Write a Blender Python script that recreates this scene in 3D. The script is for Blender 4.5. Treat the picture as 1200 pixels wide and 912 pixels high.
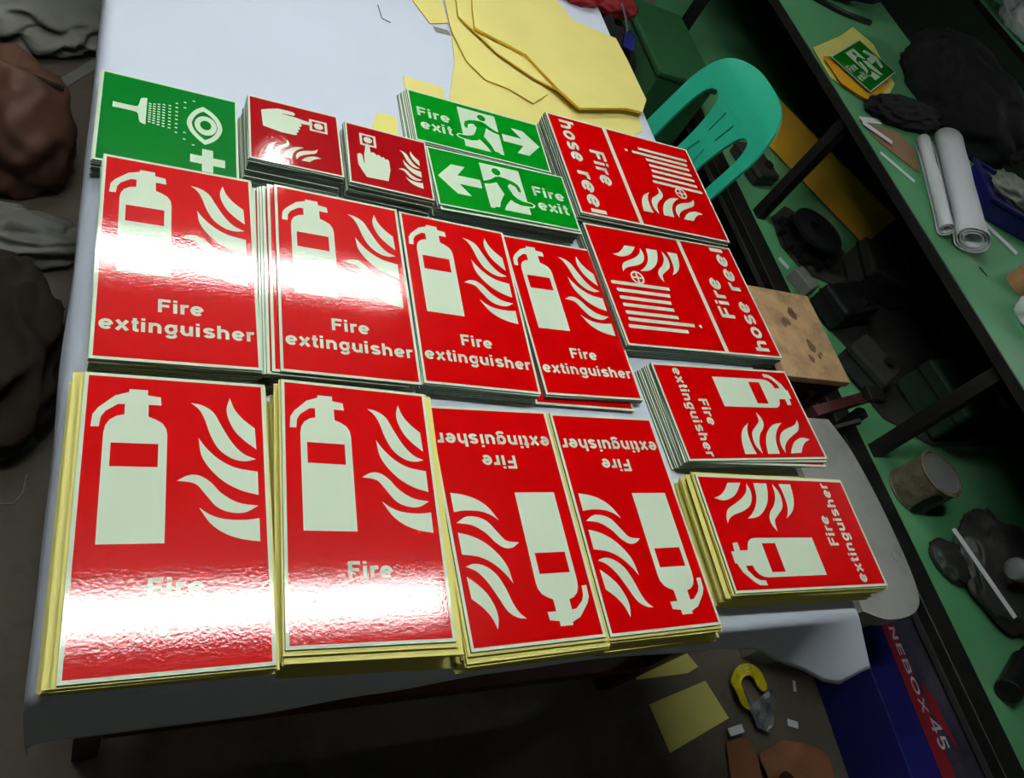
import bpy, bmesh, math, random
from mathutils import Vector, Matrix, noise
from mathutils.geometry import tessellate_polygon

# ------------------------------------------------------------------ camera, world, exposure
S = bpy.context.scene
C = S.collection
for o in list(bpy.data.objects):
    bpy.data.objects.remove(o)
FPX = 905.47
cam_d = bpy.data.cameras.new('camera')
cam_d.sensor_fit = 'HORIZONTAL'; cam_d.sensor_width = 36.0
cam_d.lens = FPX / 1200 * 36; cam_d.clip_start = 0.02; cam_d.clip_end = 60
cam = bpy.data.objects.new('camera', cam_d); C.objects.link(cam)
Rv = Vector((0.8778444, -0.1992538, 0.4355308)); Uv = Vector((-0.0732758, 0.8427729, 0.5332584)); Fv = Vector((0.4733073, 0.5000318, -0.7252230))
cam.matrix_world = Matrix(((Rv.x, Uv.x, -Fv.x, 0), (Rv.y, Uv.y, -Fv.y, 0), (Rv.z, Uv.z, -Fv.z, 0.9133), (0, 0, 0, 1)))
S.camera = cam
W = bpy.data.worlds.new('world'); S.world = W; W.use_nodes = True
W.node_tree.nodes['Background'].inputs[0].default_value = (0.75, 0.85, 0.9, 1)
W.node_tree.nodes['Background'].inputs[1].default_value = 0.05
S.view_settings.view_transform = 'Standard'; S.view_settings.look = 'None'
S.view_settings.exposure = -0.12; S.view_settings.gamma = 1.0; S.view_settings.use_curve_mapping = False
LAMP = 44.0          # emission of the fluorescent tubes
FLOOR = -0.75        # the table top is at z = 0

R = math.radians
PI = math.pi
rnd = random.Random(7)

# ------------------------------------------------------------------ materials
def lin(c):
    return tuple((v / 255 / 12.92 if v / 255 <= 0.04045 else ((v / 255 + 0.055) / 1.055) ** 2.4) for v in c)
MATS = {}
def mat(name, rgb, rough=0.5, metal=0.0, var=0.0, vscale=8.0, bump=0.0, bscale=60.0, spec=0.5, coat=0.0, emit=0.0,
        alpha=1.0, dirt=None, dscale=5.0, damt=0.5, trans=0.0, bdist=0.002, ior=1.45):
    if name in MATS: return MATS[name]
    m = bpy.data.materials.new(name); m.use_nodes = True
    nt = m.node_tree; b = nt.nodes['Principled BSDF']
    col = lin(rgb) + (1,)
    b.inputs['Base Color'].default_value = col
    b.inputs['Roughness'].default_value = rough; b.inputs['Metallic'].default_value = metal
    b.inputs['Specular IOR Level'].default_value = spec; b.inputs['Coat Weight'].default_value = coat; b.inputs['Coat Roughness'].default_value = 0.025
    b.inputs['IOR'].default_value = ior
    b.inputs['Alpha'].default_value = alpha; b.inputs['Transmission Weight'].default_value = trans
    tc = nt.nodes.new('ShaderNodeNewGeometry')
    if var or dirt:
        n = nt.nodes.new('ShaderNodeTexNoise'); n.inputs['Scale'].default_value = vscale; n.inputs['Detail'].default_value = 5
        nt.links.new(tc.outputs['Position'], n.inputs['Vector'])
        r = nt.nodes.new('ShaderNodeValToRGB')
        e = r.color_ramp.elements
        e[0].position = 0.3; e[1].position = 0.7
        e[0].color = tuple(c * (1 - var) for c in col[:3]) + (1,); e[1].color = tuple(min(1, c * (1 + var)) for c in col[:3]) + (1,)
        nt.links.new(n.outputs['Fac'], r.inputs['Fac'])
        out = r.outputs['Color']
        if dirt:
            n2 = nt.nodes.new('ShaderNodeTexNoise'); n2.inputs['Scale'].default_value = dscale; n2.inputs['Detail'].default_value = 8
            n2.inputs['Roughness'].default_value = 0.7
            nt.links.new(tc.outputs['Position'], n2.inputs['Vector'])
            r2 = nt.nodes.new('ShaderNodeValToRGB'); r2.color_ramp.elements[0].position = 0.48; r2.color_ramp.elements[1].position = 0.66
            r2.color_ramp.elements[1].color = (damt, damt, damt, 1)
            nt.links.new(n2.outputs['Fac'], r2.inputs['Fac'])
            mx = nt.nodes.new('ShaderNodeMix'); mx.data_type = 'RGBA'
            nt.links.new(r2.outputs['Color'], mx.inputs['Factor'])
            nt.links.new(out, mx.inputs['A']); mx.inputs['B'].default_value = lin(dirt) + (1,)
            out = mx.outputs['Result']
        nt.links.new(out, b.inputs['Base Color'])
    if bump:
        n = nt.nodes.new('ShaderNodeTexNoise'); n.inputs['Scale'].default_value = bscale; n.inputs['Detail'].default_value = 3
        nt.links.new(tc.outputs['Position'], n.inputs['Vector'])
        bp = nt.nodes.new('ShaderNodeBump'); bp.inputs['Strength'].default_value = bump; bp.inputs['Distance'].default_value = bdist
        nt.links.new(n.outputs['Fac'], bp.inputs['Height']); nt.links.new(bp.outputs['Normal'], b.inputs['Normal'])
        if coat: nt.links.new(bp.outputs['Normal'], b.inputs['Coat Normal'])
    if emit:
        b.inputs['Emission Color'].default_value = col; b.inputs['Emission Strength'].default_value = emit
    MATS[name] = m
    return m
GL = dict(rough=0.3, bump=0.12, bscale=260, bdist=0.0006, spec=0.06, coat=0.95)
M_RED = mat('sign red vinyl', (192, 0, 2), **GL)
M_DRED = mat('sign deep red vinyl', (156, 0, 8), **GL)
M_GREEN = mat('sign green vinyl', (0, 128, 22), **GL)
M_DGREEN = mat('sign deep green vinyl', (0, 112, 34), **GL)
M_GLOW = mat('photoluminescent film', (214, 230, 204), **GL)
M_EDGE = mat('sign plate shaded edge', (104, 116, 102), rough=0.6, var=0.25, vscale=300)  # colour darkened to carry the shade on the sides of the stacks
M_LINER = mat('yellow backing paper', (226, 216, 118), rough=0.55, var=0.05, vscale=6)
M_LINER2 = mat('yellow backing paper pale', (228, 214, 128), rough=0.55, var=0.05, vscale=5)
M_CLOTH = mat('white tarpaulin', (208, 215, 230), rough=0.5, var=0.03, vscale=3, bump=0.25, bscale=9, bdist=0.004)
M_PLY = mat('plywood', (196, 160, 118), rough=0.7, var=0.12, vscale=14, dirt=(92, 66, 44), dscale=16, damt=0.45)
M_MAROON = mat('maroon painted steel', (66, 26, 26), rough=0.45, var=0.2, vscale=20)
M_BLACK = mat('black painted steel', (20, 19, 18), rough=0.5, var=0.25, vscale=20, dirt=(50, 47, 42), dscale=14, damt=0.4)
M_BGREEN = mat('green painted board', (84, 152, 104), rough=0.55, var=0.08, vscale=3, dirt=(120, 150, 118), dscale=5, damt=0.4)
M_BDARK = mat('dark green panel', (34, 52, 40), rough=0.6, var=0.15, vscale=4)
M_FLOOR = mat('grimy concrete floor', (98, 90, 77), rough=0.75, var=0.22, vscale=3, dirt=(58, 54, 48), dscale=6, damt=0.6, bump=0.3, bscale=40)
M_WALL = mat('painted wall', (120, 126, 116), rough=0.8, var=0.06, vscale=2)
M_TEAL = mat('teal plastic', (40, 166, 134), rough=0.42, var=0.05, vscale=6)
M_GREY = mat('grey moulded plastic', (150, 150, 146), rough=0.55, var=0.08, vscale=5, dirt=(100, 98, 94), dscale=7, damt=0.4)
M_WHITE = mat('white paper', (222, 224, 228), rough=0.6, var=0.03, vscale=6)
M_BROWN = mat('brown paper', (128, 82, 52), rough=0.8, var=0.15, vscale=9)
M_CARD = mat('cardboard', (140, 104, 76), rough=0.8, var=0.1, vscale=9)
M_RUB = mat('black plastic', (20, 20, 21), rough=0.45, var=0.2, vscale=12)
M_FABRIC = mat('black cloth', (9, 8, 11), rough=0.9, var=0.2, vscale=12)
M_DGREY = mat('dark grey plastic', (50, 50, 48), rough=0.5, var=0.2, vscale=8)
M_YELLOW = mat('ochre yellow paint', (206, 150, 22), rough=0.55, var=0.15, vscale=5)
M_BLUE = mat('navy carton print', (20, 20, 92), rough=0.5, var=0.08, vscale=6)
M_CRED = mat('red carton print', (120, 22, 32), rough=0.5, var=0.1, vscale=9)
M_CDARK = mat('dark carton print', (44, 42, 58), rough=0.5, var=0.4, vscale=7, dirt=(86, 80, 88), dscale=5, damt=0.6)
M_CWHITE = mat('carton lettering', (186, 180, 190), rough=0.5)
M_BRED = mat('bright red plastic', (190, 14, 16), rough=0.4, var=0.1)
M_FOIL = mat('silver foil', (212, 216, 218), rough=0.25, metal=0.85, var=0.1, vscale=30)
M_FYEL = mat('yellow foil print', (206, 190, 20), rough=0.35, var=0.2, vscale=40, dirt=(60, 110, 40), dscale=40, damt=0.5)
M_LAMP = mat('fluorescent tube', (246, 251, 248), emit=LAMP)
M_BATTEN = mat('white enamel', (235, 236, 236), rough=0.35)
M_CLEAR = mat('clear plastic', (225, 228, 230), rough=0.15, trans=0.75, var=0.05)
M_CAN = mat('paint stained can', (110, 100, 78), rough=0.6, var=0.3, vscale=22, dirt=(52, 46, 34), dscale=26, damt=0.8)
M_CANLID = mat('grey can lid', (104, 104, 102), rough=0.6, var=0.12, vscale=10)
M_PALEG = mat('pale green paper', (128, 140, 118), rough=0.7, var=0.1)
M_BRNBAG = mat('reddish brown leather', (94, 62, 48), rough=0.6, var=0.2, vscale=10)
M_DBAG = mat('dark brown sacking', (46, 35, 26), rough=0.9, var=0.25, vscale=10)
M_LGREY = mat('grubby white plastic', (118, 118, 110), rough=0.5, var=0.2, vscale=8)

# ------------------------------------------------------------------ mesh helpers
def mesh_obj(name, me, m=None, parent=None, loc=(0, 0, 0), rot=(0, 0, 0)):
    o = bpy.data.objects.new(name, me); C.objects.link(o)
    if m is not None and not me.materials: me.materials.append(m)
    o.location = loc; o.rotation_euler = rot
    if parent is not None: o.parent = parent
    return o
def bm_mesh(bm, name, smooth=False, m=None):
    bmesh.ops.recalc_face_normals(bm, faces=bm.faces)
    me = bpy.data.meshes.new(name); bm.to_mesh(me); bm.free()
    if smooth:
        for p in me.polygons: p.use_smooth = True
    if m is not None: me.materials.append(m)
    return me
def build(name, bm, m, parent=None, loc=(0, 0, 0), rot=(0, 0, 0), smooth=False):
    return mesh_obj(name, bm_mesh(bm, name, smooth), m, parent, loc, rot)
def empty(name, loc=(0, 0, 0), rz=0.0):
    o = bpy.data.objects.new(name, None); C.objects.link(o); o.location = loc; o.rotation_euler = (0, 0, rz)
    o.empty_display_size = 0.05
    return o
def tag(o, label=None, cat=None, group=None, kind=None):
    if label: o['label'] = label
    if cat: o['category'] = cat
    if group: o['group'] = group
    if kind: o['kind'] = kind
    return o
def box(bm, x0, x1, y0, y1, z0, z1, bev=0.0, seg=2):
    r = bmesh.ops.create_cube(bm, size=1.0)
    vs = r['verts']
    for v in vs:
        v.co = Vector(((x0 + x1) / 2 + v.co.x * (x1 - x0), (y0 + y1) / 2 + v.co.y * (y1 - y0), (z0 + z1) / 2 + v.co.z * (z1 - z0)))
    if bev:
        es = list({e for v in vs for e in v.link_edges})
        bmesh.ops.bevel(bm, geom=es, offset=bev, segments=seg, affect='EDGES', profile=0.5)
def bxm(x0, x1, y0, y1, z0, z1, bev=0.0, seg=2):
    bm = bmesh.new(); box(bm, x0, x1, y0, y1, z0, z1, bev, seg); return bm
def prism(polys, z0, z1, bm=None):
    """polys: outer loop followed by hole loops (2D); extruded between z0 and z1"""
    bm = bm or bmesh.new()
    loops = [[Vector((p[0], p[1], 0)) for p in lp] for lp in polys]
    tris = tessellate_polygon(loops)
    flat = [p for lp in loops for p in lp]
    top = [bm.verts.new((p.x, p.y, z1)) for p in flat]
    bot = [bm.verts.new((p.x, p.y, z0)) for p in flat]
    for t in tris:
        try: bm.faces.new([top[i] for i in t])
        except ValueError: pass
        try: bm.faces.new([bot[i] for i in reversed(t)])
        except ValueError: pass
    k = 0
    for lp in loops:
        n = len(lp)
        for i in range(n):
            a, b = k + i, k + (i + 1) % n
            try: bm.faces.new([top[a], bot[a], bot[b], top[b]])
            except ValueError: pass
        k += n
    return bm
def smooth_loop(pts, sub=4, corners=()):
    """Catmull-Rom through pts, sharp at the indices in corners"""
    n = len(pts); out = []
    for i in range(n):
        p1, p2 = Vector(pts[i]), Vector(pts[(i + 1) % n])
        p0 = Vector(pts[i - 1]) if i not in corners else p1 * 2 - p2
        p3 = Vector(pts[(i + 2) % n]) if (i + 1) % n not in corners else p2 * 2 - p1
        for k in range(sub):
            t = k / sub
            out.append(0.5 * ((2 * p1) + (p2 - p0) * t + (2 * p0 - 5 * p1 + 4 * p2 - p3) * t * t + (3 * p1 - p0 - 3 * p2 + p3) * t ** 3))
    return [(v.x, v.y) for v in out]
def circle(cx, cy, r, n=24, ry=None):
    return [(cx + r * math.cos(2 * PI * i / n), cy + (ry or r) * math.sin(2 * PI * i / n)) for i in range(n)]
def stroke(pts, w0, w1=None):
    """thick polyline outline with rounded ends"""
    w1 = w1 or w0; n = len(pts); P = [Vector(p) for p in pts]; l, r = [], []
    for i in range(n):
        d = (P[min(i + 1, n - 1)] - P[max(i - 1, 0)]).normalized(); nn = Vector((-d.y, d.x)); w = (w0 + (w1 - w0) * i / (n - 1)) / 2
        l.append(P[i] + nn * w); r.append(P[i] - nn * w)
    d0 = (P[1] - P[0]).normalized(); d1 = (P[-1] - P[-2]).normalized()
    o = l + [P[-1] + d1 * w1 / 2.4] + r[::-1] + [P[0] - d0 * w0 / 2.4]
    return [(v.x, v.y) for v in o]
def tube(bm, pts, r, n=8, r1=None, cap=True):
    P = [Vector(p) for p in pts]; rings = []; m = len(P)
    up = Vector((0, 0, 1))
    for i in range(m):
        d = (P[min(i + 1, m - 1)] - P[max(i - 1, 0)]).normalized()
        a = d.cross(up)
        if a.length < 1e-3: a = d.cross(Vector((1, 0, 0)))
        a.normalize(); b = d.cross(a).normalized()
        rr = r if r1 is None else r + (r1 - r) * i / (m - 1)
        rings.append([bm.verts.new(P[i] + (a * math.cos(2 * PI * k / n) + b * math.sin(2 * PI * k / n)) * rr) for k in range(n)])
    for i in range(m - 1):
        for k in range(n):
            bm.faces.new([rings[i][k], rings[i][(k + 1) % n], rings[i + 1][(k + 1) % n], rings[i + 1][k]])
    if cap:
        bm.faces.new(rings[0][::-1]); bm.faces.new(rings[-1])
    return bm
def lathe(bm, prof, n=28):
    rings = [[bm.verts.new((r * math.cos(2 * PI * k / n), r * math.sin(2 * PI * k / n), z)) for k in range(n)] if r > 1e-6 else [bm.verts.new((0, 0, z))] for r, z in prof]
    for a, b in zip(rings, rings[1:]):
        for k in range(n):
            k2 = (k + 1) % n
            if len(a) == 1 and len(b) == 1: continue
            if len(a) == 1: bm.faces.new([a[0], b[k], b[k2]])
            elif len(b) == 1: bm.faces.new([a[k], b[0], a[k2]])
            else: bm.faces.new([a[k], a[k2], b[k2], b[k]])
    return bm
def bar(bm, a, b, w, h):
    """square-section bar from a to b"""
    a, b = Vector(a), Vector(b); d = (b - a).normalized()
    s = d.cross(Vector((0, 0, 1)))
    if s.length < 1e-3: s = Vector((1, 0, 0))
    s.normalize(); u = s.cross(d).normalized()
    vs = [[bm.verts.new(p + s * i * w / 2 + u * j * h / 2) for i, j in ((-1, -1), (1, -1), (1, 1), (-1, 1))] for p in (a, b)]
    bm.faces.new(vs[0][::-1]); bm.faces.new(vs[1])
    for k in range(4):
        bm.faces.new([vs[0][k], vs[0][(k + 1) % 4], vs[1][(k + 1) % 4], vs[1][k]])
    return bm
def crumple(size, seed, sub=4, amp=0.3, freq=2.2, flat=True):
    """a heap of folded soft material resting on z = 0"""
    bm = bmesh.new(); bmesh.ops.create_icosphere(bm, subdivisions=sub, radius=1.0)
    off = Vector((seed * 3.17, seed * 1.31, seed * 0.71))
    for v in bm.verts:
        p = v.co.copy()
        n = 1 - abs(noise.noise(p * freq + off)) * 2
        n2 = noise.noise(p * freq * 2.7 + off)
        v.co = p * (1 + amp * (n - 0.5) + amp * 0.35 * n2)
        v.co = Vector((v.co.x * size[0] / 2, v.co.y * size[1] / 2, max(v.co.z, -0.55) * size[2] / 1.55))
    zmin = min(v.co.z for v in bm.verts)
    for v in bm.verts: v.co.z -= zmin
    return bm
def sheet(outline, z, thick=0.0005, warp=0.002, seed=0, cuts=3, freq=6.0, curl=None, base=True):
    """thin sheet with an irregular outline, gently warped above z"""
    cx = sum(p[0] for p in outline) / len(outline); cy = sum(p[1] for p in outline) / len(outline)
    bm = bmesh.new()
    loops = [[Vector((p[0] - cx, p[1] - cy, 0)) for p in outline]]
    vs = [bm.verts.new(p) for p in loops[0]]
    for t in tessellate_polygon(loops): bm.faces.new([vs[i] for i in t])
    for _ in range(cuts):
        bmesh.ops.subdivide_edges(bm, edges=bm.edges[:], cuts=1, use_grid_fill=True)
        bmesh.ops.triangulate(bm, faces=bm.faces[:])
    for v in bm.verts:
        h = warp * (0.5 + 0.5 * noise.noise(Vector((v.co.x * freq + seed, v.co.y * freq - seed, seed))))
        if curl: h += curl(v.co.x + cx, v.co.y + cy)
        v.co.z = max(h, 0)
    top = bm.faces[:]
    bmesh.ops.recalc_face_normals(bm, faces=top)
    if sum(f.normal.z for f in top) < 0: bmesh.ops.reverse_faces(bm, faces=top)
    ret = bmesh.ops.extrude_face_region(bm, geom=top)
    for g in ret['geom']:
        if isinstance(g, bmesh.types.BMVert): g.co.z += thick
    return bm, (cx, cy, z)
def put_sheet(name, outline, z, m, parent=None, edge=None, **k):
    bm, loc = sheet(outline, z, **k)
    o = build(name, bm, m, parent, loc, smooth=False)
    if edge:
        o.data.materials.append(edge)
        for p in o.data.polygons:
            if abs(p.normal.z) < 0.5: p.material_index = 1
    return o
def arc(cx, cy, rx, ry, a0, a1, n=10):
    return [(cx + rx * math.cos(R(a0 + (a1 - a0) * i / n)), cy + ry * math.sin(R(a0 + (a1 - a0) * i / n))) for i in range(n + 1)]
SW = 20.5
# centre lines of plain bold sans-serif letters, capital height 100, x-height 74: (strokes, advance)
GLY = {
    'F': ([[(9.5, 0), (9.5, 100)], [(9.5, 91), (64, 91)], [(9.5, 50), (57, 50)]], 74),
    'i': ([[(9.5, 0), (9.5, 74)], [(9.5, 85), (9.5, 101)]], 33),
    'l': ([[(9.5, 0), (9.5, 100)]], 33),
    'r': ([[(9.5, 0), (9.5, 74)], [(9.5, 44), (13, 57), (22, 64.5), (36, 65.5), (42, 64.5)]], 48),
    'e': ([[(11, 36.5), (58, 36.5)], arc(34, 37, 25, 28.5, 0, 318, 22)], 77),
    'x': ([[(5, 1), (57, 73)], [(57, 1), (5, 73)]], 70),
    't': ([[(18, 96), (18, 20), (20, 12), (26, 8.5), (38, 9)], [(2, 66.5), (37, 66.5)]], 46),
    'n': ([[(9.5, 0), (9.5, 74)], [(9.5, 46)] + arc(32, 43, 22.5, 22.5, 165, 0, 10) + [(54.5, 0)]], 76),
    'h': ([[(9.5, 0), (9.5, 100)], [(9.5, 46)] + arc(32, 43, 22.5, 22.5, 165, 0, 10) + [(54.5, 0)]], 76),
    'u': ([[(54.5, 74), (54.5, 0)], [(9.5, 74), (9.5, 31)] + arc(32, 31, 22.5, 22.5, 180, 345, 10) + [(54.5, 28)]], 76),
    'o': ([arc(35, 37, 25.5, 28.5, 0, 360, 26)], 80),
    'g': ([arc(33, 38, 23.5, 27.5, 0, 360, 24), [(56, 74), (56, -6)] + arc(33, -5, 23, 16, 0, -160, 10)], 78),
    's': ([arc(32, 53.5, 21, 13, 15, 180, 10) + [(12, 46), (22, 40), (36, 36.5), (50, 31)] + arc(32, 20.5, 22, 12.5, 15, -165, 10)], 72),
    'B': ([[(9.5, 0), (9.5, 100)], [(9.5, 91), (44, 91)] + arc(44, 71.5, 19, 19.5, 90, -90, 8) + [(9.5, 52)], [(44, 52)] + arc(46, 30.5, 22, 21.5, 90, -90, 8) + [(9.5, 9)]], 80),
    'O': ([arc(46, 50, 36, 41, 0, 360, 26)], 98), 'X': ([[(5, 0), (66, 100)], [(66, 0), (5, 100)]], 78),
    'I': ([[(9.5, 0), (9.5, 100)]], 34), 'N': ([[(9.5, 0), (9.5, 100)], [(9.5, 96), (58, 4)], [(58, 0), (58, 100)]], 80),
    'E': ([[(9.5, 0), (9.5, 100)], [(9.5, 91), (60, 91)], [(9.5, 50), (56, 50)], [(9.5, 9), (60, 9)]], 72),
    '4': ([[(48, 0), (48, 100)], [(48, 94), (4, 30), (66, 30)]], 74), '5': ([[(58, 91), (14, 91), (11, 52)] + arc(32, 33, 23, 24, 130, -150, 12)], 72),
}
def stroke_poly(pts, w):
    """outline of a thick polyline with square ends"""
    P = [Vector(p) for p in pts]; n = len(P); l, r = [], []
    closed = (P[0] - P[-1]).length < 1e-3
    for i in range(n):
        if closed and i in (0, n - 1): d = (P[1] - P[0]).normalized() + (P[-1] - P[-2]).normalized(); d.normalize(); k = 1.0
        elif i == 0: d = (P[1] - P[0]).normalized(); k = 1.0
        elif i == n - 1: d = (P[-1] - P[-2]).normalized(); k = 1.0
        else:
            d0 = (P[i] - P[i - 1]).normalized(); d1 = (P[i + 1] - P[i]).normalized(); d = (d0 + d1).normalized(); k = 1 / max(0.6, d.dot(d0))
        nn = Vector((-d.y, d.x)) * w / 2 * k
        l.append(P[i] + nn); r.append(P[i] - nn)
    return l, r
def text_mesh(body, x0, x1, base, cap, track=5.0, sw=SW):
    bm = bmesh.new(); x = 0.0
    for ch in body:
        if ch == ' ': x += 38; continue
        st, adv = GLY[ch]
        for ln in st:
            l, r = stroke_poly(ln, sw)
            lv = [bm.verts.new((p.x + x, p.y, 0)) for p in l]; rv = [bm.verts.new((p.x + x, p.y, 0)) for p in r]
            for i in range(len(ln) - 1): bm.faces.new([lv[i], rv[i], rv[i + 1], lv[i + 1]])
        x += adv + track
    me = bpy.data.meshes.new('lettering'); bm.to_mesh(me); bm.free()
    xs = [v.co.x for v in me.vertices]; a, b = min(xs), max(xs)
    for v in me.vertices:
        v.co = Vector((x0 + (v.co.x - a) / (b - a) * (x1 - x0), base + v.co.y / 100 * cap, 0))
    return me

# ------------------------------------------------------------------ the room
def struct(name, bm, m, label=None):
    return tag(build(name, bm, m), label, None, None, 'structure')
struct('floor', bxm(-3, 7.5, -2.5, 8, FLOOR - 0.1, FLOOR), M_FLOOR)
struct('wall_left', bxm(-3.1, -3.0, -2.5, 8, FLOOR, 2.6), M_WALL)
struct('wall_right', bxm(7.5, 7.6, -2.5, 8, FLOOR, 2.6), M_WALL)
struct('wall_back', bxm(-3, 7.5, 8, 8.1, FLOOR, 2.6), M_WALL)
struct('wall_front', bxm(-3, 7.5, -2.6, -2.5, FLOOR, 2.6), M_WALL)
struct('ceiling', bxm(-3, 7.5, -2.5, 8, 2.6, 2.7), mat('dark ceiling', (34, 35, 34), rough=0.9))

def fluorescent(x0, x1, y, z, label):
    t = empty('fluorescent_lamp', ((x0 + x1) / 2, y, z)); L = (x1 - x0) / 2
    bm = bmesh.new()
    prism([[(-0.10, 0.0), (-0.045, 0.055), (0.045, 0.055), (0.10, 0.0), (0.095, 0.0), (0.04, 0.045), (-0.04, 0.045), (-0.095, 0.0)]], -L, L, bm)
    for v in bm.verts: v.co = Vector((v.co.z, v.co.x, v.co.y))
    build('reflector', bm, M_BATTEN, t)
    for s in (-0.03, 0.03):
        bm = tube(bmesh.new(), [(-L + 0.02, s, -0.002), (L - 0.02, s, -0.002)], 0.017, 16)
        build('tube', bm, M_LAMP, t, smooth=True)
    for e in (-1, 1):
        build('end_cap', bxm(e * L - 0.012, e * L + 0.012, -0.08, 0.08, -0.012, 0.04, 0.004), M_BATTEN, t)
        build('hanger', tube(bmesh.new(), [(e * L * 0.8, 0, 0.05), (e * L * 0.8, 0, 2.6 - z)], 0.004, 6), M_BLACK, t)
    tag(t, label, 'lamp', 'ceiling lamps above the sign table')
    return t
fluorescent(-0.62, 1.19, 0.82, 1.75, 'twin tube fluorescent lamp hung over the front of the sign table')
fluorescent(-0.62, 1.21, 2.27, 1.75, 'twin tube fluorescent lamp hung over the back of the sign table')
fluorescent(4.2, 5.4, 1.6, 1.75, 'added unseen twin tube fill lamp over the far bench')  # unseen lamp, added to brighten the green bench tops
def hanging_bulb(loc, label):
    bl = empty('hanging_bulb', loc)
    build('bulb', lathe(bmesh.new(), [(0, -0.06), (0.03, -0.055), (0.052, -0.03), (0.058, 0.0), (0.05, 0.035), (0.03, 0.06), (0.02, 0.08)]), M_LAMP, bl, smooth=True)
    build('socket', lathe(bmesh.new(), [(0.0, 0.08), (0.024, 0.08), (0.024, 0.13), (0.012, 0.15), (0.0, 0.15)]), M_BLACK, bl, smooth=True)
    build('cord', tube(bmesh.new(), [(0, 0, 0.15), (0, 0, 2.6 - loc[2])], 0.003, 6), M_BLACK, bl)
    tag(bl, label, 'lamp')
hanging_bulb((0.655, 2.91, 1.75), 'round bulb hanging on a cord beyond the back of the sign table')
hanging_bulb((1.7, -1.0, 1.75), 'added unseen fill bulb on a cord in front of the benches')  # unseen fill bulb, added to lift the floor in front

# ------------------------------------------------------------------ the sign table and its cloth
TX0, TX1, TY0, TY1 = -0.026, 1.188, 0.214, 2.66
tb = empty('work_table', ((TX0 + TX1) / 2, (TY0 + TY1) / 2, FLOOR))
def tpart(name, bm, m):
    o = build(name, bm, m); o.parent = tb; o.matrix_parent_inverse = Matrix.Translation(tb.location).inverted(); return o
tpart('tabletop', bxm(TX0 + 0.012, TX1 - 0.004, TY0 + 0.006, TY1, -0.026, -0.005), M_PLY)
for (ax, ay) in ((0.03, 0.30), (1.15, 0.30), (0.03, 2.58), (1.15, 2.58)):
    tpart('leg', bar(bmesh.new(), (ax, ay, FLOOR), (ax, ay, -0.027), 0.04, 0.04), M_MAROON)
for (a, b) in (((0.052, 0.30), (1.128, 0.30)), ((0.052, 2.58), (1.128, 2.58)), ((0.03, 0.322), (0.03, 2.558)), ((1.15, 0.322), (1.15, 2.558))):
    tpart('apron_rail', bar(bmesh.new(), (a[0], a[1], -0.05), (b[0], b[1], -0.05), 0.03, 0.04), M_MAROON)
tpart('foot_rail', bar(bmesh.new(), (0.052, 0.30, -0.56), (1.128, 0.30, -0.56), 0.04, 0.05), M_MAROON)
tag(tb, 'long plywood work table on maroon steel frame carrying the sign stacks', 'table')

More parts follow.
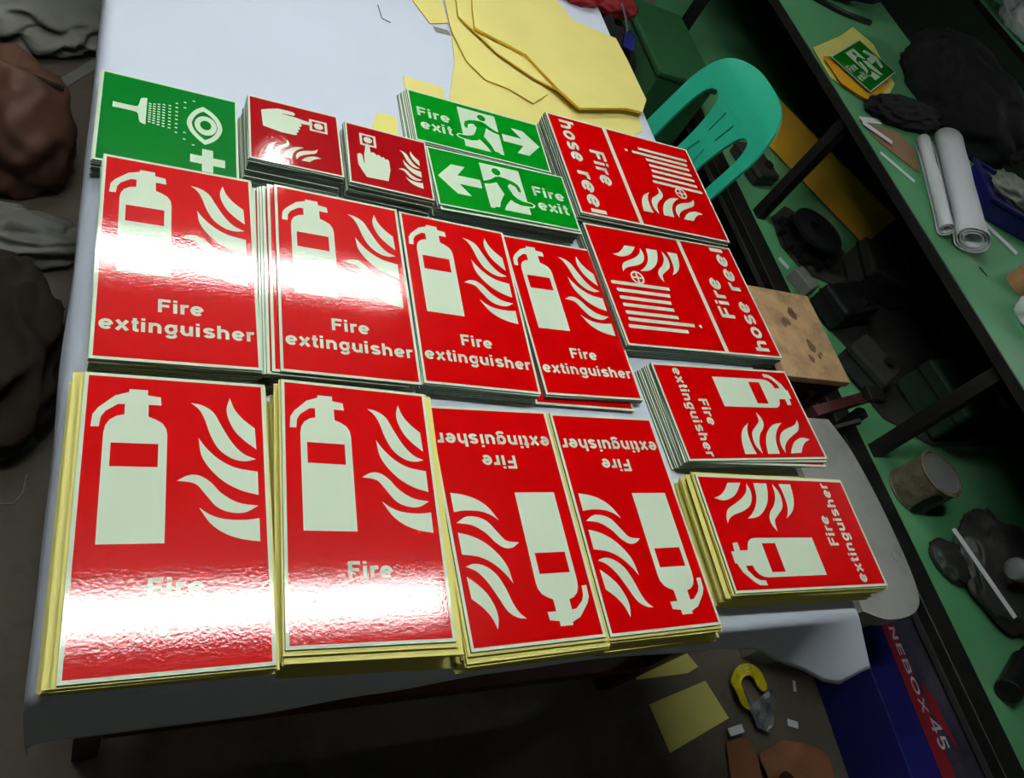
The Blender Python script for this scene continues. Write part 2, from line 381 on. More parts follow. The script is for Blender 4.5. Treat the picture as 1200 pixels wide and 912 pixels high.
def lerp_tab(tab, x):
    if x <= tab[0][0]: return tab[0][1:]
    for a, b in zip(tab, tab[1:]):
        if x <= b[0]:
            t = (x - a[0]) / (b[0] - a[0]); t = t * t * (3 - 2 * t)
            return tuple(p + (q - p) * t for p, q in zip(a[1:], b[1:]))
    return tab[-1][1:]
def cloth():
    # front overhang: length and outward swing along x
    tab = [(-0.04, 0.205, 0.0), (0.2, 0.20, 0.0), (0.36, 0.155, 0.0), (0.52, 0.11, 0.0), (0.68, 0.085, 0.02), (0.9, 0.10, 0.05), (1.02, 0.11, 0.08),
           (1.09, 0.13, 0.35), (1.15, 0.142, 0.72), (1.185, 0.13, 0.9), (1.205, 0.10, 1.0), (1.222, 0.045, 1.1)]
    nx, ny = 72, 70
    bm = bmesh.new(); rr = 0.016
    xs = []
    # cross profile in x: left hang, roll, flat, right lip
    prof = [(-0.040, -0.16), (-0.041, -0.10), (-0.0405, -0.05), (-0.039, -0.025)]
    for k in range(0, 7):
        a = PI - k * PI / 2 / 6; prof.append((TX0 + 0.010 + 0.022 * math.cos(a), -0.022 + 0.022 * math.sin(a)))
    nfl = 52
    for k in range(1, nfl): prof.append((TX0 + 0.010 + (TX1 - 0.008 - TX0 - 0.010) * k / nfl, 0.0))
    for k in range(0, 5):
        a = PI / 2 - k * PI / 2 / 4; prof.append((TX1 - 0.008 + 0.008 * math.cos(a), -0.008 + 0.008 * math.sin(a)))
    prof.append((TX1 + 0.0005, -0.018)); prof.append((TX1 + 0.001, -0.03))
    ys = [TY0 + 0.01 + (TY1 + 0.02 - TY0 - 0.01) * (k / ny) ** 1.15 for k in range(ny + 1)]
    nf = 14
    def front(x, z, k, j):
        """k-th step of the front overhang below the point (x, z) of the cross profile"""
        L, th = lerp_tab(tab, x if j < len(prof) - 7 else 1.205)
        L = L if z > -0.03 else L * 0.6
        s = k / nf * L
        # roll over the edge then hang at angle th from vertical
        ang = PI / 2 - th; R0 = 0.012; arc = R0 * ang
        if s < arc:
            a = s / R0; dy, dz = -R0 * math.sin(a), -R0 * (1 - math.cos(a))
        else:
            dy = -R0 * math.sin(ang) - (s - arc) * math.cos(ang); dz = -R0 * (1 - math.cos(ang)) - (s - arc) * math.sin(ang)
        out = max(0, (x - 1.05)) * 0.30 * (k / nf)
        return x + out, TY0 + 0.01 + dy, z + dz
    grid = []
    for j, (x, z) in enumerate(prof):
        col = []
        for k in range(nf, 0, -1): col.append(bm.verts.new(front(x, z, k, j)))
        for y in ys:
            w = 0.0012 * noise.noise(Vector((x * 4, y * 4, 1.0))) if z == 0 else 0.0
            dx = 0.004 * noise.noise(Vector((y * 7, z * 6, 3.0))) if z < -0.02 and x < 0.5 else 0.0
            col.append(bm.verts.new((x + dx, y, z + min(w, 0))))
        grid.append(col)
    for a, b in zip(grid, grid[1:]):
        for k in range(len(a) - 1): bm.faces.new([a[k], a[k + 1], b[k + 1], b[k]])
    me = bm_mesh(bm, 'tablecloth', True, M_CLOTH)
    o = mesh_obj('tablecloth', me)
    md = o.modifiers.new('thickness', 'SOLIDIFY'); md.thickness = 0.0012; md.offset = -1
    return tag(o, 'white tarpaulin spread over the work table with a drooping front corner', 'tablecloth')
cloth()

# ------------------------------------------------------------------ sign artwork, millimetres, origin at the sign's centre
FE_BODY = [(-90, 103), (-89, 119), (-84, 128), (-67.6, 145.2), (-53.2, 151), (-53.2, 155), (-33.6, 155), (-33.6, 148), (-19.6, 146), (-18.6, 135), (-32.2, 135.2), (-32, 119),
           (-24, 115.5), (-17, 111), (-12.6, 103.5), (-11.4, 95.6), (-11.4, -36.9), (-76.8, -36.9), (-77, 95.8), (-75.6, 105), (-71.8, 112.6), (-64.8, 118.2), (-57, 120.4), (-57, 134.5),
           (-64.2, 134), (-76.6, 123.8), (-80.8, 115.8), (-81.9, 103.4)]
FE_WIN = [(-69, 83.4), (-20.5, 83.4), (-20.5, 53.8), (-69, 53.8)]
FLAMES = [
    ([(13.8, 141), (26, 138.7), (38.8, 129.6), (48.4, 110.4), (59.4, 89.5), (72.1, 74.6), (86.5, 67.6), (73.5, 64.4), (59.1, 67.7), (44.9, 79.3), (35.5, 98), (29.2, 119.1), (22.8, 132.5)], (0, 6)),
    ([(58.1, 151.4), (63.5, 135.4), (73.2, 121.9), (86.5, 110), (87.5, 81), (74.2, 92.1), (63, 105.3), (55.7, 122.7), (54.3, 136.8)], (0, 3, 4)),
    ([(22.3, 93.5), (30.7, 80.6), (44.8, 66), (63.6, 55.4), (88, 51), (88, 20.8), (69.3, 26.1), (50.7, 36.7), (35.3, 52.8), (25.4, 71)], (0, 4, 5)),
    ([(-0.2, 37.5), (11, 44.2), (23, 44.5), (35.3, 36.4), (47.4, 22.2), (65.8, 10.6), (87.4, 7.1), (71.8, -1.5), (54.8, -0.7), (41.2, 6.3), (29.1, 22), (18.6, 34.3)], (0, 6)),
    ([(23.2, 4.5), (35.1, -4.1), (50.1, -9.4), (71.6, -10.6), (88, -8.6), (88, -36.9), (67.9, -33.5), (49.9, -26.4), (35.1, -14.4)], (0, 4, 5))]
PT = 3.0    # plate thickness in mm
INK = 0.12  # thickness of one layer of film
def mm(bm):
    for v in bm.verts: v.co *= 0.001
    return bm
def ink(polys, layer=1):
    return mm(prism(polys, PT + INK * (layer - 1) + 0.01 + (0.0 if layer == 1 else 0.0), PT + INK * layer + 0.01))
def ink_text(body, x0, x1, base, cap, layer=2, f=None, **k):
    me = text_mesh(body, x0, x1, base, cap, **k)
    for v in me.vertices:
        p = (v.co.x, v.co.y)
        if f: p = f(*p)
        v.co = Vector((p[0], p[1], PT + INK * layer + 0.01)) * 0.001
    return me
def flames(f, layer=2):
    out = []
    for pts, cor in FLAMES:
        out.append(('flame', bm_mesh(ink([[f(*p) for p in smooth_loop(pts, 4, cor)]], layer), 'flame'), M_GLOW))
    return out
def art(name, polys, m, layer=2):
    return (name, bm_mesh(ink(polys, layer), name), m)
def panel(w, h, m, b=4.2):
    return art('printed_panel', [[(-w / 2 + b, -h / 2 + b), (w / 2 - b, -h / 2 + b), (w / 2 - b, h / 2 - b), (-w / 2 + b, h / 2 - b)]], m, 1)
def plate_mesh(w, h, name, face=None, b=4.2):
    """one sign plate: pale film on top (or the printed panel inlaid), grey-green edge"""
    bm = bmesh.new()
    xs = [-w / 2, -w / 2 + b, w / 2 - b, w / 2]; ysl = [-h / 2, -h / 2 + b, h / 2 - b, h / 2]
    g = [[bm.verts.new((x, y, PT)) for y in ysl] for x in xs]
    for i in range(3):
        for j in range(3):
            f = bm.faces.new([g[i][j], g[i + 1][j], g[i + 1][j + 1], g[i][j + 1]])
            f.material_index = 2 if (i == 1 and j == 1 and face) else 0
    lo = [bm.verts.new((x, y, 0)) for x, y in ((-w / 2, -h / 2), (w / 2, -h / 2), (w / 2, h / 2), (-w / 2, h / 2))]
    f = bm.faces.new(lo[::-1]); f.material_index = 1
    rings = [[g[0][0], g[1][0], g[2][0], g[3][0]], [g[3][0], g[3][1], g[3][2], g[3][3]], [g[3][3], g[2][3], g[1][3], g[0][3]], [g[0][3], g[0][2], g[0][1], g[0][0]]]
    for k in range(4):
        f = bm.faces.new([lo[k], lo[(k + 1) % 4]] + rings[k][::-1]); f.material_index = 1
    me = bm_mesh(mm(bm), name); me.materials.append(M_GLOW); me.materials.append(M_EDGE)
    if face: me.materials.append(face)
    return me
DES = {}
ident = lambda x, y: (x, y)
# fire extinguisher, 200 x 350
DES['fe'] = dict(name='fire_extinguisher_sign', w=200, h=350, face=M_RED, parts=[panel(200, 350, M_RED),
    art('extinguisher_symbol', [FE_BODY, FE_WIN], M_GLOW)] + flames(ident) + [
    ('lettering', ink_text('Fire', -26, 29, -96, 21), M_GLOW), ('lettering', ink_text('extinguisher', -92, 92.5, -130, 21), M_GLOW)])
# alarm button, 150 x 150, finger pointing right
def fl_s1(u, v): return ((v - 57) * 0.48 - 6, -(u - 88) * 0.48 - 57)
HAND = [(-54.5, 44.8), (-40, 52), (-27.2, 57.3), (-12, 57.8), (-2, 57.2), (1, 53), (-1, 49), (-20, 47.2), (-21, 46), (0, 45.5), (14, 42.8), (26, 41.4), (30, 38.5), (28, 34.4), (9, 33.2), (11, 29), (8.5, 24.5), (5.5, 23.5),
        (8, 19.5), (5.5, 15.8), (3, 15.2), (5, 11), (2.2, 8.2), (0.5, 7.6), (2, 3.2), (-2, 1), (-24, 0.8), (-52.5, 6.5)]
DES['alarm'] = dict(name='fire_alarm_button_sign', w=150, h=150, face=M_DRED, parts=[panel(150, 150, M_DRED, 3.2),
    art('hand_symbol', [HAND], M_GLOW), art('button_frame_symbol', [[(24, 21.5), (54, 21.5), (54, 50.5), (24, 50.5)], [(28.2, 25.7), (49.8, 25.7), (49.8, 46.3), (28.2, 46.3)]], M_GLOW),
    art('button_symbol', [circle(39.4, 36, 7.6)], M_GLOW, 3)] + flames(fl_s1))
# fire exit, 300 x 150
def exit_parts(sx, tx0, tx1):
    f = lambda pts: [(sx * x, y) for x, y in pts]
    man = [circle(10, 44.5, 9.6, 20)]
    limbs = [[(-17, 24), (-8, 31), (6, 33), (18, 28), (15, 14), (7, -8), (3, -20), (-17, -20), (-13, -6), (-7, 9)],      # torso
             stroke([(10, 26), (22, 17), (33, 11), (44, 8)], 12, 7), stroke([(-6, 25), (-20, 22), (-29, 16)], 12, 9), stroke([(-28, 18), (-31, 10), (-32, 2)], 9, 7),
             stroke([(-6, -14), (5, -28), (13, -41), (18, -54)], 17, 10), stroke([(15, -53), (23, -55.5), (32, -56.5)], 8, 6),
             stroke([(-7, -15), (-17, -25), (-28, -29)], 17, 13), stroke([(-24, -29), (-38, -30), (-52, -30)], 13, 8)]
    P = [panel(300, 150, M_GREEN, 3.6), art('doorway_symbol', [f([(-43, -57), (43.5, -57), (43.5, 61), (-43, 61)])], M_GLOW, 2)]
    bm = bmesh.new()
    for pl in [stroke([(-40, -30), (-48, -30), (-54, -29.5)], 16, 13)]:
        prism([f(pl)], PT + INK + 0.01, PT + INK * 2.2, bm)
    P.append(('foot_outline', bm_mesh(mm(bm), 'foot_outline'), M_GLOW))
    bm = bmesh.new()
    for i, pl in enumerate(man + limbs):
        prism([f(pl)], PT + INK * 2 + 0.02, PT + INK * (3 + 0.06 * i) + 0.02, bm)
    P.append(('running_figure', bm_mesh(mm(bm), 'running_figure'), M_GREEN))
    P.append(art('arrow_symbol', [f([(139, 0), (106, 38), (78, 38), (98, 11), (51, 11), (51, -11), (98, -11), (78, -38), (106, -38)])], M_GLOW))
    P.append(('lettering', ink_text('Fire', tx0, tx1, 0.5, 26), M_GLOW))
    P.append(('lettering', ink_text('exit', tx0 + 2, tx1, -36, 26), M_GLOW))
    return P
DES['exit_r'] = dict(name='fire_exit_sign', w=300, h=150, face=M_GREEN, parts=exit_parts(1, -136, -66))
DES['exit_l'] = dict(name='fire_exit_sign', w=300, h=150, face=M_GREEN, parts=exit_parts(-1, 64, 136))
# fire hose reel, 300 x 400, text at the bottom
def fl_h(u, v): return (u + 17, v * 0.95 + 9)
hp = [panel(300, 400, M_RED, 4.6), art('divider_line', [[(-145.4, -51.5), (145.4, -51.5), (145.4, -41), (-145.4, -41)]], M_GLOW)] + flames(fl_h)
for (u, v0, v1) in ((0, 39, 184), (-18, 45, 177), (-36.5, 50, 177), (-54, 50, 176), (-72, 47, 176), (-88, 13, 176), (-105, 36, 182)):
    hp.append(art('hose_reel_bar', [[(u - 4.2, v0), (u + 4.2, v0), (u + 4.2, v1 - 2), (u + 2, v1), (u - 2, v1), (u - 4.2, v1 - 2)]], M_GLOW))
hp.append(art('hose_nozzle', [[(-92, -7), (-84, -7), (-85, 0), (-91, 0)]], M_GLOW))
hp.append(art('valve_wheel', [circle(20, 112, 16.5, 22), circle(20, 112, 12.5, 22)], M_GLOW))
bm = bmesh.new(); prism([[(5, 110), (35, 110), (35, 114), (5, 114)]], PT + INK, PT + INK * 2, bm); prism([[(18, 97), (22, 97), (22, 127), (18, 127)]], PT + INK, PT + INK * 2.1, bm)
hp.append(('valve_spokes', bm_mesh(mm(bm), 'valve_spokes'), M_GLOW))
hp += [('lettering', ink_text('Fire', -57, 50, -115, 38), M_GLOW), ('lettering', ink_text('hose', -136, -8, -171, 38), M_GLOW), ('lettering', ink_text('reel', 22, 141, -171, 38), M_GLOW)]
DES['hose'] = dict(name='hose_reel_sign', w=300, h=400, face=M_RED, parts=hp)
# eyewash, 200 x 200
gp = [panel(200, 200, M_DGREEN, 3.8), art('shower_symbol', [smooth_loop([(-81, 31.5), (-81, 19.5), (-52, 19.5), (-46, 15), (-43, -1), (-35, -5), (-34.5, 56), (-43, 52.5), (-46, 36), (-52, 31.5)], 3, (0, 1, 5, 6))], M_GLOW)]
bm = bmesh.new()
for c, (x, ys) in enumerate(((-30, [24 + (k - 4) * 5.2 for k in range(9)]), (-24, [24.2 + (k - 4) * 5.5 for k in range(9)]), (-17.5, [24.5 + (k - 4) * 5.9 for k in range(9)]),
                             (-10.5, [25 + (k - 4) * 6.3 for k in range(9)]), (-2, [25 + (k - 3.5) * 7.4 for k in range(8)]), (8, [60, 50, 40, 31, 22, 12, 3, -8]), (20, [67, 54, -4, -19]), (33, [75, -28]))):
    for y in ys:
        prism([[(x - 1.9, y - 1.3), (x + 1.9, y - 1.3), (x + 1.9, y + 1.3), (x - 1.9, y + 1.3)]], PT + INK, PT + INK * 2, bm)
gp.append(('spray_dots', bm_mesh(mm(bm), 'spray_dots'), M_GLOW))
AL = [(47, 66), (60, 57), (71, 42), (76, 22), (71, 2), (61, -13), (50, -22), (39, -12), (28, 3), (23, 22), (28, 42), (37, 57)]
AI = [(49.5 + (x - 49.5) * 0.72, 21.5 + (y - 21.5) * 0.76) for x, y in AL]
gp.append(art('eye_symbol', [smooth_loop(AL, 3, (0, 6)), smooth_loop(AI, 3, (0, 6))], M_GLOW))
gp.append(art('iris_symbol', [circle(51, 22, 16.5, 24, 22), circle(51, 23, 8.5, 20, 11)], M_GLOW))
gp.append(art('cross_symbol', [[(46, -82), (62, -82), (62, -66), (79.5, -66), (79.5, -49), (62, -49), (62, -32.5), (46, -32.5), (46, -49), (29, -49), (29, -66), (46, -66)]], M_GLOW))
DES['eye'] = dict(name='eyewash_sign', w=200, h=200, face=M_DGREEN, parts=gp)
for k, d in DES.items():
    d['plate'] = plate_mesh(d['w'], d['h'], d['name'] + '_top')
    d['blank'] = plate_mesh(d['w'], d['h'], d['name'] + '_lower', d['face'])
LINERS = {}
def liner_mesh(w, h, l, r, f, b):
    key = (w, h, l, r, f, b)
    if key not in LINERS:
        bm = mm(prism([[(-w / 2 - l, -h / 2 - f), (w / 2 + r, -h / 2 - f), (w / 2 + r, h / 2 + b), (-w / 2 - l, h / 2 + b)]], -0.55, -0.03))
        LINERS[key] = bm_mesh(bm, 'backing_sheet', False, M_LINER)
    return LINERS[key]

def stack(kind, x, y, deg, ztop, label, lower, n_full=1, liner=None, spread=(0.0, 0.0), jit=1.6, art_rot=0, specials=None, seed=0, cat='sign'):
    """a pile of sign plates; the top one carries all its artwork. deg is the turn of the artwork's up direction from +y"""
    d = DES[kind]; rr = random.Random(seed * 13 + 5)
    pitch = 0.0030 + (0.0008 if liner else 0.00012) + INK * 0.0
    top_base = ztop - 0.003 - 3 * INK * 0.001
    n = max(1, int((top_base - 0.0006) / pitch) + 1)
    pitch = (top_base - 0.0007) / max(1, n - 1) if n > 1 else 0
    for i in range(n):
        depth = n - 1 - i          # 0 = top
        top = depth == 0
        z = top_base - depth * pitch
        dx = dy = dr = 0.0
        if not top:
            k = depth / max(1, n - 1)
            dx = rr.uniform(-jit, jit) * 0.001 + spread[0] * k; dy = rr.uniform(-jit, jit) * 0.001 + spread[1] * k; dr = rr.uniform(-0.5, 0.5)
            if specials and depth in specials:
                s = specials[depth]; dx += s[0]; dy += s[1]; dr += s[2]
        a = R(deg + art_rot + dr)
        o = bpy.data.objects.new(d['name'], d['plate'] if depth < n_full else d['blank']); C.objects.link(o)
        o.location = (x + dx, y + dy, z); o.rotation_euler = (0, 0, a)
        if depth < n_full:
            for (pn, pm, m) in d['parts']:
                if not pm.materials: pm.materials.append(m)
                c = bpy.data.objects.new(pn, pm); C.objects.link(c); c.parent = o
        if liner:
            l, r, f, b = liner
            v = rr.choice((0.2, 0.55, 1.0)) if depth else 0.35
            v2 = rr.choice((0.3, 0.6, 1.0)) if depth else 0.4
            c = bpy.data.objects.new('backing_sheet', liner_mesh(d['w'], d['h'], round(l * v, 1), round(r * v2, 1), round(f * v2, 1), round(b * v, 1))); C.objects.link(c); c.parent = o
            c['label'] = 'yellow backing sheet'
        if top: tag(o, label, cat)
        elif specials and depth in specials and len(specials[depth]) > 3: tag(o, specials[depth][3], cat)
        else: tag(o, lower, cat, 'plates ' + lower[lower.index('under'):] if 'under' in lower else lower)

U = 'lower extinguisher sign plate under the '
stack('fe', 0.0882, 0.3849, 0.0, 0.0648, 'red fire extinguisher sign at the front left corner, glare across its lower half', U + 'glaring front left extinguisher sign', liner=(11, 4, 5, 4), spread=(-0.006, 0.010), seed=1)
stack('fe', 0.306, 0.3985, -1.98, 0.0558, 'upright red fire extinguisher sign second from left in the front row', U + 'second sign of the front row', liner=(7, 10, 14, 3), spread=(0, -0.004), seed=2)
stack('fe', 0.5197, 0.3849, 180.87, 0.0452, 'upside-down red fire extinguisher sign, left one of the two', U + 'left upside-down extinguisher sign', liner=(6, 10, 3, 12), spread=(-0.002, -0.003), seed=3)
stack('fe', 0.7289, 0.3878, 180.77, 0.0418, 'upside-down red fire extinguisher sign, right one of the two', U + 'right upside-down extinguisher sign', liner=(8, 6, 3, 12), spread=(0.002, -0.003), seed=4)
stack('fe', 0.0879, 0.7651, 0.66, 0.0505, 'red fire extinguisher sign with glare, overlapping the green eyewash sign in view', U + 'second row sign nearest the eyewash sign', seed=5)
stack('fe', 0.3167, 0.7649, -1.16, 0.0523, 'red fire extinguisher sign with glare, second from left in the middle row', U + 'second sign of the middle row', n_full=1, specials={1: (-0.010, 0.001, 0), 2: (-0.016, -0.002, 0), 3: (-0.019, 0.001, 0.3), 4: (-0.021, 0.0, 0), 5: (-0.024, 0.002, 0)}, spread=(-0.012, 0), seed=6)
stack('fe', 0.529, 0.7774, -1.09, 0.0345, 'red fire extinguisher sign without glare, third from left in the middle row', U + 'third sign of the middle row', seed=7)
stack('fe', 0.7425, 0.7883, 1.11, 0.0195, 'red fire extinguisher sign at the right end of the middle row', U + 'right end sign of the middle row', specials={3: (-0.012, -0.014, -1.5, 'extinguisher sign plate whose red face sticks out below the middle row right end'), 4: (-0.012, -0.012, -1.5)}, seed=8)
stack('fe', 1.0554, 0.596, -87.35, 0.0367, 'red fire extinguisher sign turned sideways with its text at the left', U + 'sideways sign with text at left', specials={1: (0.002, -0.004, -1.0), 2: (0.003, -0.007, -2.4, 'skewed extinguisher sign plate peeping out below the sideways sign with text at left')}, spread=(-0.012, 0), seed=9)
stack('fe', 1.044, 0.3522, 89.22, 0.0535, 'red fire extinguisher sign turned sideways on yellow sheets at the front right corner', U + 'sideways sign on yellow sheets', liner=(6, 8, 6, 10), spread=(-0.004, 0.0), seed=10)
US = 'lower alarm sign plate under the '
stack('alarm', 0.2586, 1.0555, -0.57, 0.0609, 'small square red sign with a hand pointing right at a button', US + 'sign with the hand pointing right', jit=1.8, spread=(-0.004, 0), seed=11)
stack('alarm', 0.4186, 1.0454, 88.19, 0.0609, 'small square red sign with a hand pointing up at a button', US + 'sign with the hand pointing up', jit=1.8, seed=12)
UE = 'lower exit sign plate under the '
stack('exit_r', 0.6498, 1.2414, -0.49, 0.0244, 'green fire exit sign with the arrow pointing right, behind the other exit sign', UE + 'right arrow exit sign', spread=(-0.014, 0), seed=13)
stack('exit_l', 0.6563, 1.0572, 0.78, 0.0448, 'green fire exit sign with the arrow pointing left', UE + 'left arrow exit sign', specials={1: (0.004, -0.005, 0.6, 'skewed exit sign plate directly below the left arrow exit sign')}, seed=14)
UH = 'lower hose reel sign plate under the '
stack('hose', 1.0158, 1.1860, -88.96, 0.050, 'large red hose reel sign at the back right, its text running down the left', UH + 'back hose reel sign', seed=15)
stack('hose', 1.0342, 0.8812, 92.16, 0.0345, 'large red hose reel sign with its text running up the right side', UH + 'front hose reel sign', seed=16)
stack('eye', 0.0721, 1.0408, -0.27, 0.0347, 'green emergency eyewash sign with shower, eye and cross', 'lower eyewash sign plate under the green eyewash sign', spread=(-0.002, 0), seed=17)

# ------------------------------------------------------------------ yellow sheets and small things on the table
M_LEDGE = mat('sheet edge glow tint', (214, 168, 36), rough=0.6)  # ochre carries the orange light caught between the sheets, put into colour
def zc(k): return 0.0004 + 0.0026 * k
YS = [
    ('creased yellow backing sheet lowest in the heap, between exit and hose reel signs', [(0.604, 1.335), (0.645, 1.49), (0.66, 1.62), (0.90, 1.60), (1.165, 1.56), (1.15, 1.44), (1.06, 1.37), (0.96, 1.345), (0.80, 1.335)], 0, M_LINER2),
    ('small yellow offcut poking out behind the back exit sign', [(0.508, 1.325), (0.512, 1.391), (0.60, 1.388), (0.60, 1.325)], 0, M_LINER2),
    ('little yellow offcut with folded edge beside the back exit sign', [(0.418, 1.185), (0.438, 1.248), (0.478, 1.250), (0.474, 1.180)], 0, M_LINER),
    ('yellow backing sheet with cut corner at the top edge of the photo', [(0.560, 1.72), (0.606, 1.614), (0.655, 1.64), (0.652, 1.80), (0.575, 1.84)], 0, M_LINER2),
    ('narrow yellow backing sheet with a ragged left edge on the heap', [(0.655, 1.63), (0.656, 1.60), (0.675, 1.503), (0.712, 1.455), (0.77, 1.447), (0.826, 1.417), (0.88, 1.47), (0.86, 1.62), (0.74, 1.80), (0.664, 1.84)], 1.2, M_LINER2),
    ('yellow backing sheet with angled corner in the middle of the heap', [(0.68, 1.66), (0.76, 1.56), (0.85, 1.50), (0.95, 1.47), (1.00, 1.60), (0.92, 1.84), (0.70, 1.86)], 4.2, M_LINER2),
    ('largest yellow backing sheet on top of the heap, reaching the table edge', [(0.989, 1.91), (1.037, 1.806), (1.169, 1.793), (1.178, 1.70), (1.184, 1.545), (1.150, 1.485), (1.097, 1.480), (0.945, 1.424), (0.900, 1.475), (0.838, 1.577), (0.71, 1.617), (0.72, 1.70), (0.75, 1.86), (0.86, 1.93)], 6.4, M_LINER2),
]
for i, (lb, ol, k, m) in enumerate(YS):
    cu = None
    if i == 6: cu = lambda x, y: 0.003 * max(0, min(1, (0.93 - x) * 3 + (1.56 - y) * 2)) ** 2
    if i == 4: cu = lambda x, y: 0.004 * max(0, min(1, (0.72 - x) * 8))
    o = put_sheet('backing_sheet', ol, zc(k), m, edge=M_LEDGE, warp=0.0016, seed=i * 2.3, thick=(0.0012, 0.001, 0.0012, 0.002, 0.0022, 0.0035, 0.006)[i], cuts=3, curl=cu)
    tag(o, lb, 'paper', 'yellow backing sheets on the sign table')
tag(put_sheet('plastic_scrap', [(0.619, 1.59), (0.656, 1.595), (0.650, 1.612), (0.613, 1.610)], 0.0006, M_LGREY, warp=0.0005), 'greyish scrap of film at the edge of the yellow heap', 'scrap')
tag(build('bent_wire', tube(bmesh.new(), [(-0.008, 0.035, 0.0015), (-0.004, -0.012, 0.0015), (0.015, -0.018, 0.0015)], 0.0009, 6), M_DGREY, loc=(0.492, 1.588, 0.0003)), 'thin bent wire lying on the white tablecloth', 'wire')
rb = empty('red_pouch', (1.10, 2.02, 0.0005), R(20))
build('pouch_body', crumple((0.20, 0.17, 0.06), 3, amp=0.18), M_BRED, rb, smooth=True)
build('zip', tube(bmesh.new(), [(-0.07, -0.055, 0.045), (0, -0.06, 0.055), (0.07, -0.05, 0.045)], 0.004, 6), M_RUB, rb)
tag(rb, 'bright red pouch on the far right corner of the table', 'bag')

# ------------------------------------------------------------------ teal plastic chair facing the table
ch = empty('plastic_chair', (1.567, 1.734, FLOOR), R(-84.72))
def chair_back():
    # local: x across, y behind the sitter, z up; outline in (s, t)
    outer = smooth_loop([(-0.205, -0.02), (-0.205, 0.16), (-0.20, 0.27), (-0.165, 0.355), (-0.09, 0.395), (0, 0.403), (0.09, 0.395), (0.165, 0.355), (0.20, 0.27), (0.205, 0.16), (0.205, -0.02)], 4, (0, 10))
    hl = smooth_loop([(-0.150, 0.02), (-0.152, 0.12), (-0.148, 0.22), (-0.128, 0.268), (-0.098, 0.272), (-0.076, 0.235), (-0.062, 0.14), (-0.062, 0.02)], 4, (0, 7))
    hr = [(-x, y) for x, y in hl][::-1]
    slots = []
    for sgn in (-1, 1):
        slots.append([(sgn * 0.020, 0.19), (sgn * 0.026, 0.19), (sgn * 0.032, 0.26), (sgn * 0.026, 0.262)])
        slots.append([(sgn * 0.030, 0.06), (sgn * 0.036, 0.06), (sgn * 0.022, 0.15), (sgn * 0.016, 0.15)])
    bm = prism([outer, hl, hr] + slots, -0.005, 0.005)
    bmesh.ops.triangulate(bm, faces=bm.faces[:])
    for _ in range(2):
        bmesh.ops.subdivide_edges(bm, edges=[e for e in bm.edges if e.calc_length() > 0.05], cuts=1); bmesh.ops.triangulate(bm, faces=bm.faces[:])
    le = R(14)
    for v in bm.verts:
        s, t, n = v.co
        bow = 0.035 * (1 - (s / 0.205) ** 2)           # curved across
        n2 = n + bow - 0.02
        rim = 0.012 * max(0, (t - 0.34) / 0.06) if t > 0.34 else 0
        v.co = Vector((s, t * math.sin(le) + (n2 + rim) * math.cos(le), 0.43 + t * math.cos(le) - n2 * math.sin(le)))
    return bm
def crep(name, bm, smooth=False): return build(name, bm, M_TEAL, ch, smooth=smooth)
cbk = crep('backrest', chair_back(), True); cbk.data.set_sharp_from_angle(angle=R(40))
bm = prism([smooth_loop([(-0.20, 0.02), (-0.215, -0.20), (-0.21, -0.38), (-0.12, -0.425), (0.12, -0.425), (0.21, -0.38), (0.215, -0.20), (0.20, 0.02)], 4, (0, 7))], 0.405, 0.43)
crep('seat', bm)
for (ax, ay, bx_, by_) in ((-0.19, 0.0, -0.225, 0.07), (0.19, 0.0, 0.225, 0.07), (-0.19, -0.36, -0.225, -0.41), (0.19, -0.36, 0.225, -0.41)):
    bm = bmesh.new()
    q = [(ax, ay, 0.404, 0.030), (bx_, by_, 0.0, 0.02)]
    vs = [[bm.verts.new((x + i * h, y + j * h, z)) for i, j in ((-1, -1), (1, -1), (1, 1), (-1, 1))] for x, y, z, h in q]
    bm.faces.new(vs[0]); bm.faces.new(vs[1][::-1])
    for k in range(4): bm.faces.new([vs[0][k], vs[1][k], vs[1][(k + 1) % 4], vs[0][(k + 1) % 4]])
    crep('leg', bm)
tag(ch, 'teal moulded plastic chair pushed up to the right side of the table', 'chair')

# ------------------------------------------------------------------ plywood stool on a maroon frame
st = empty('wooden_stool', (1.83, 1.125, FLOOR))
def spart(name, bm, m, **k): return build(name, bm, m, st, **k)
spart('seat', bxm(-0.135, 0.135, -0.165, 0.165, 0.425, 0.45, 0.003), M_PLY)
for (ax, ay) in ((-0.11, -0.145), (0.11, -0.145), (-0.11, 0.145), (0.11, 0.145)):
    spart('leg', bar(bmesh.new(), (ax * 1.15, ay * 1.1, 0), (ax, ay, 0.424), 0.025, 0.025), M_MAROON)
for sy in (-1, 1):
    spart('seat_rail', bar(bmesh.new(), (-0.13, sy * 0.153, 0.405), (0.13, sy * 0.153, 0.405), 0.012, 0.038), M_MAROON)
    spart('brace', bar(bmesh.new(), (-0.115, sy * 0.150, 0.17), (0.115, sy * 0.150, 0.17), 0.014, 0.024), M_MAROON)
for sx in (-1, 1):
    spart('seat_rail', bar(bmesh.new(), (sx * 0.122, -0.145, 0.405), (sx * 0.122, 0.145, 0.405), 0.012, 0.038), M_MAROON)
M_STAIN = mat('dark oil stain', (122, 92, 64), rough=0.7, var=0.3, vscale=60)
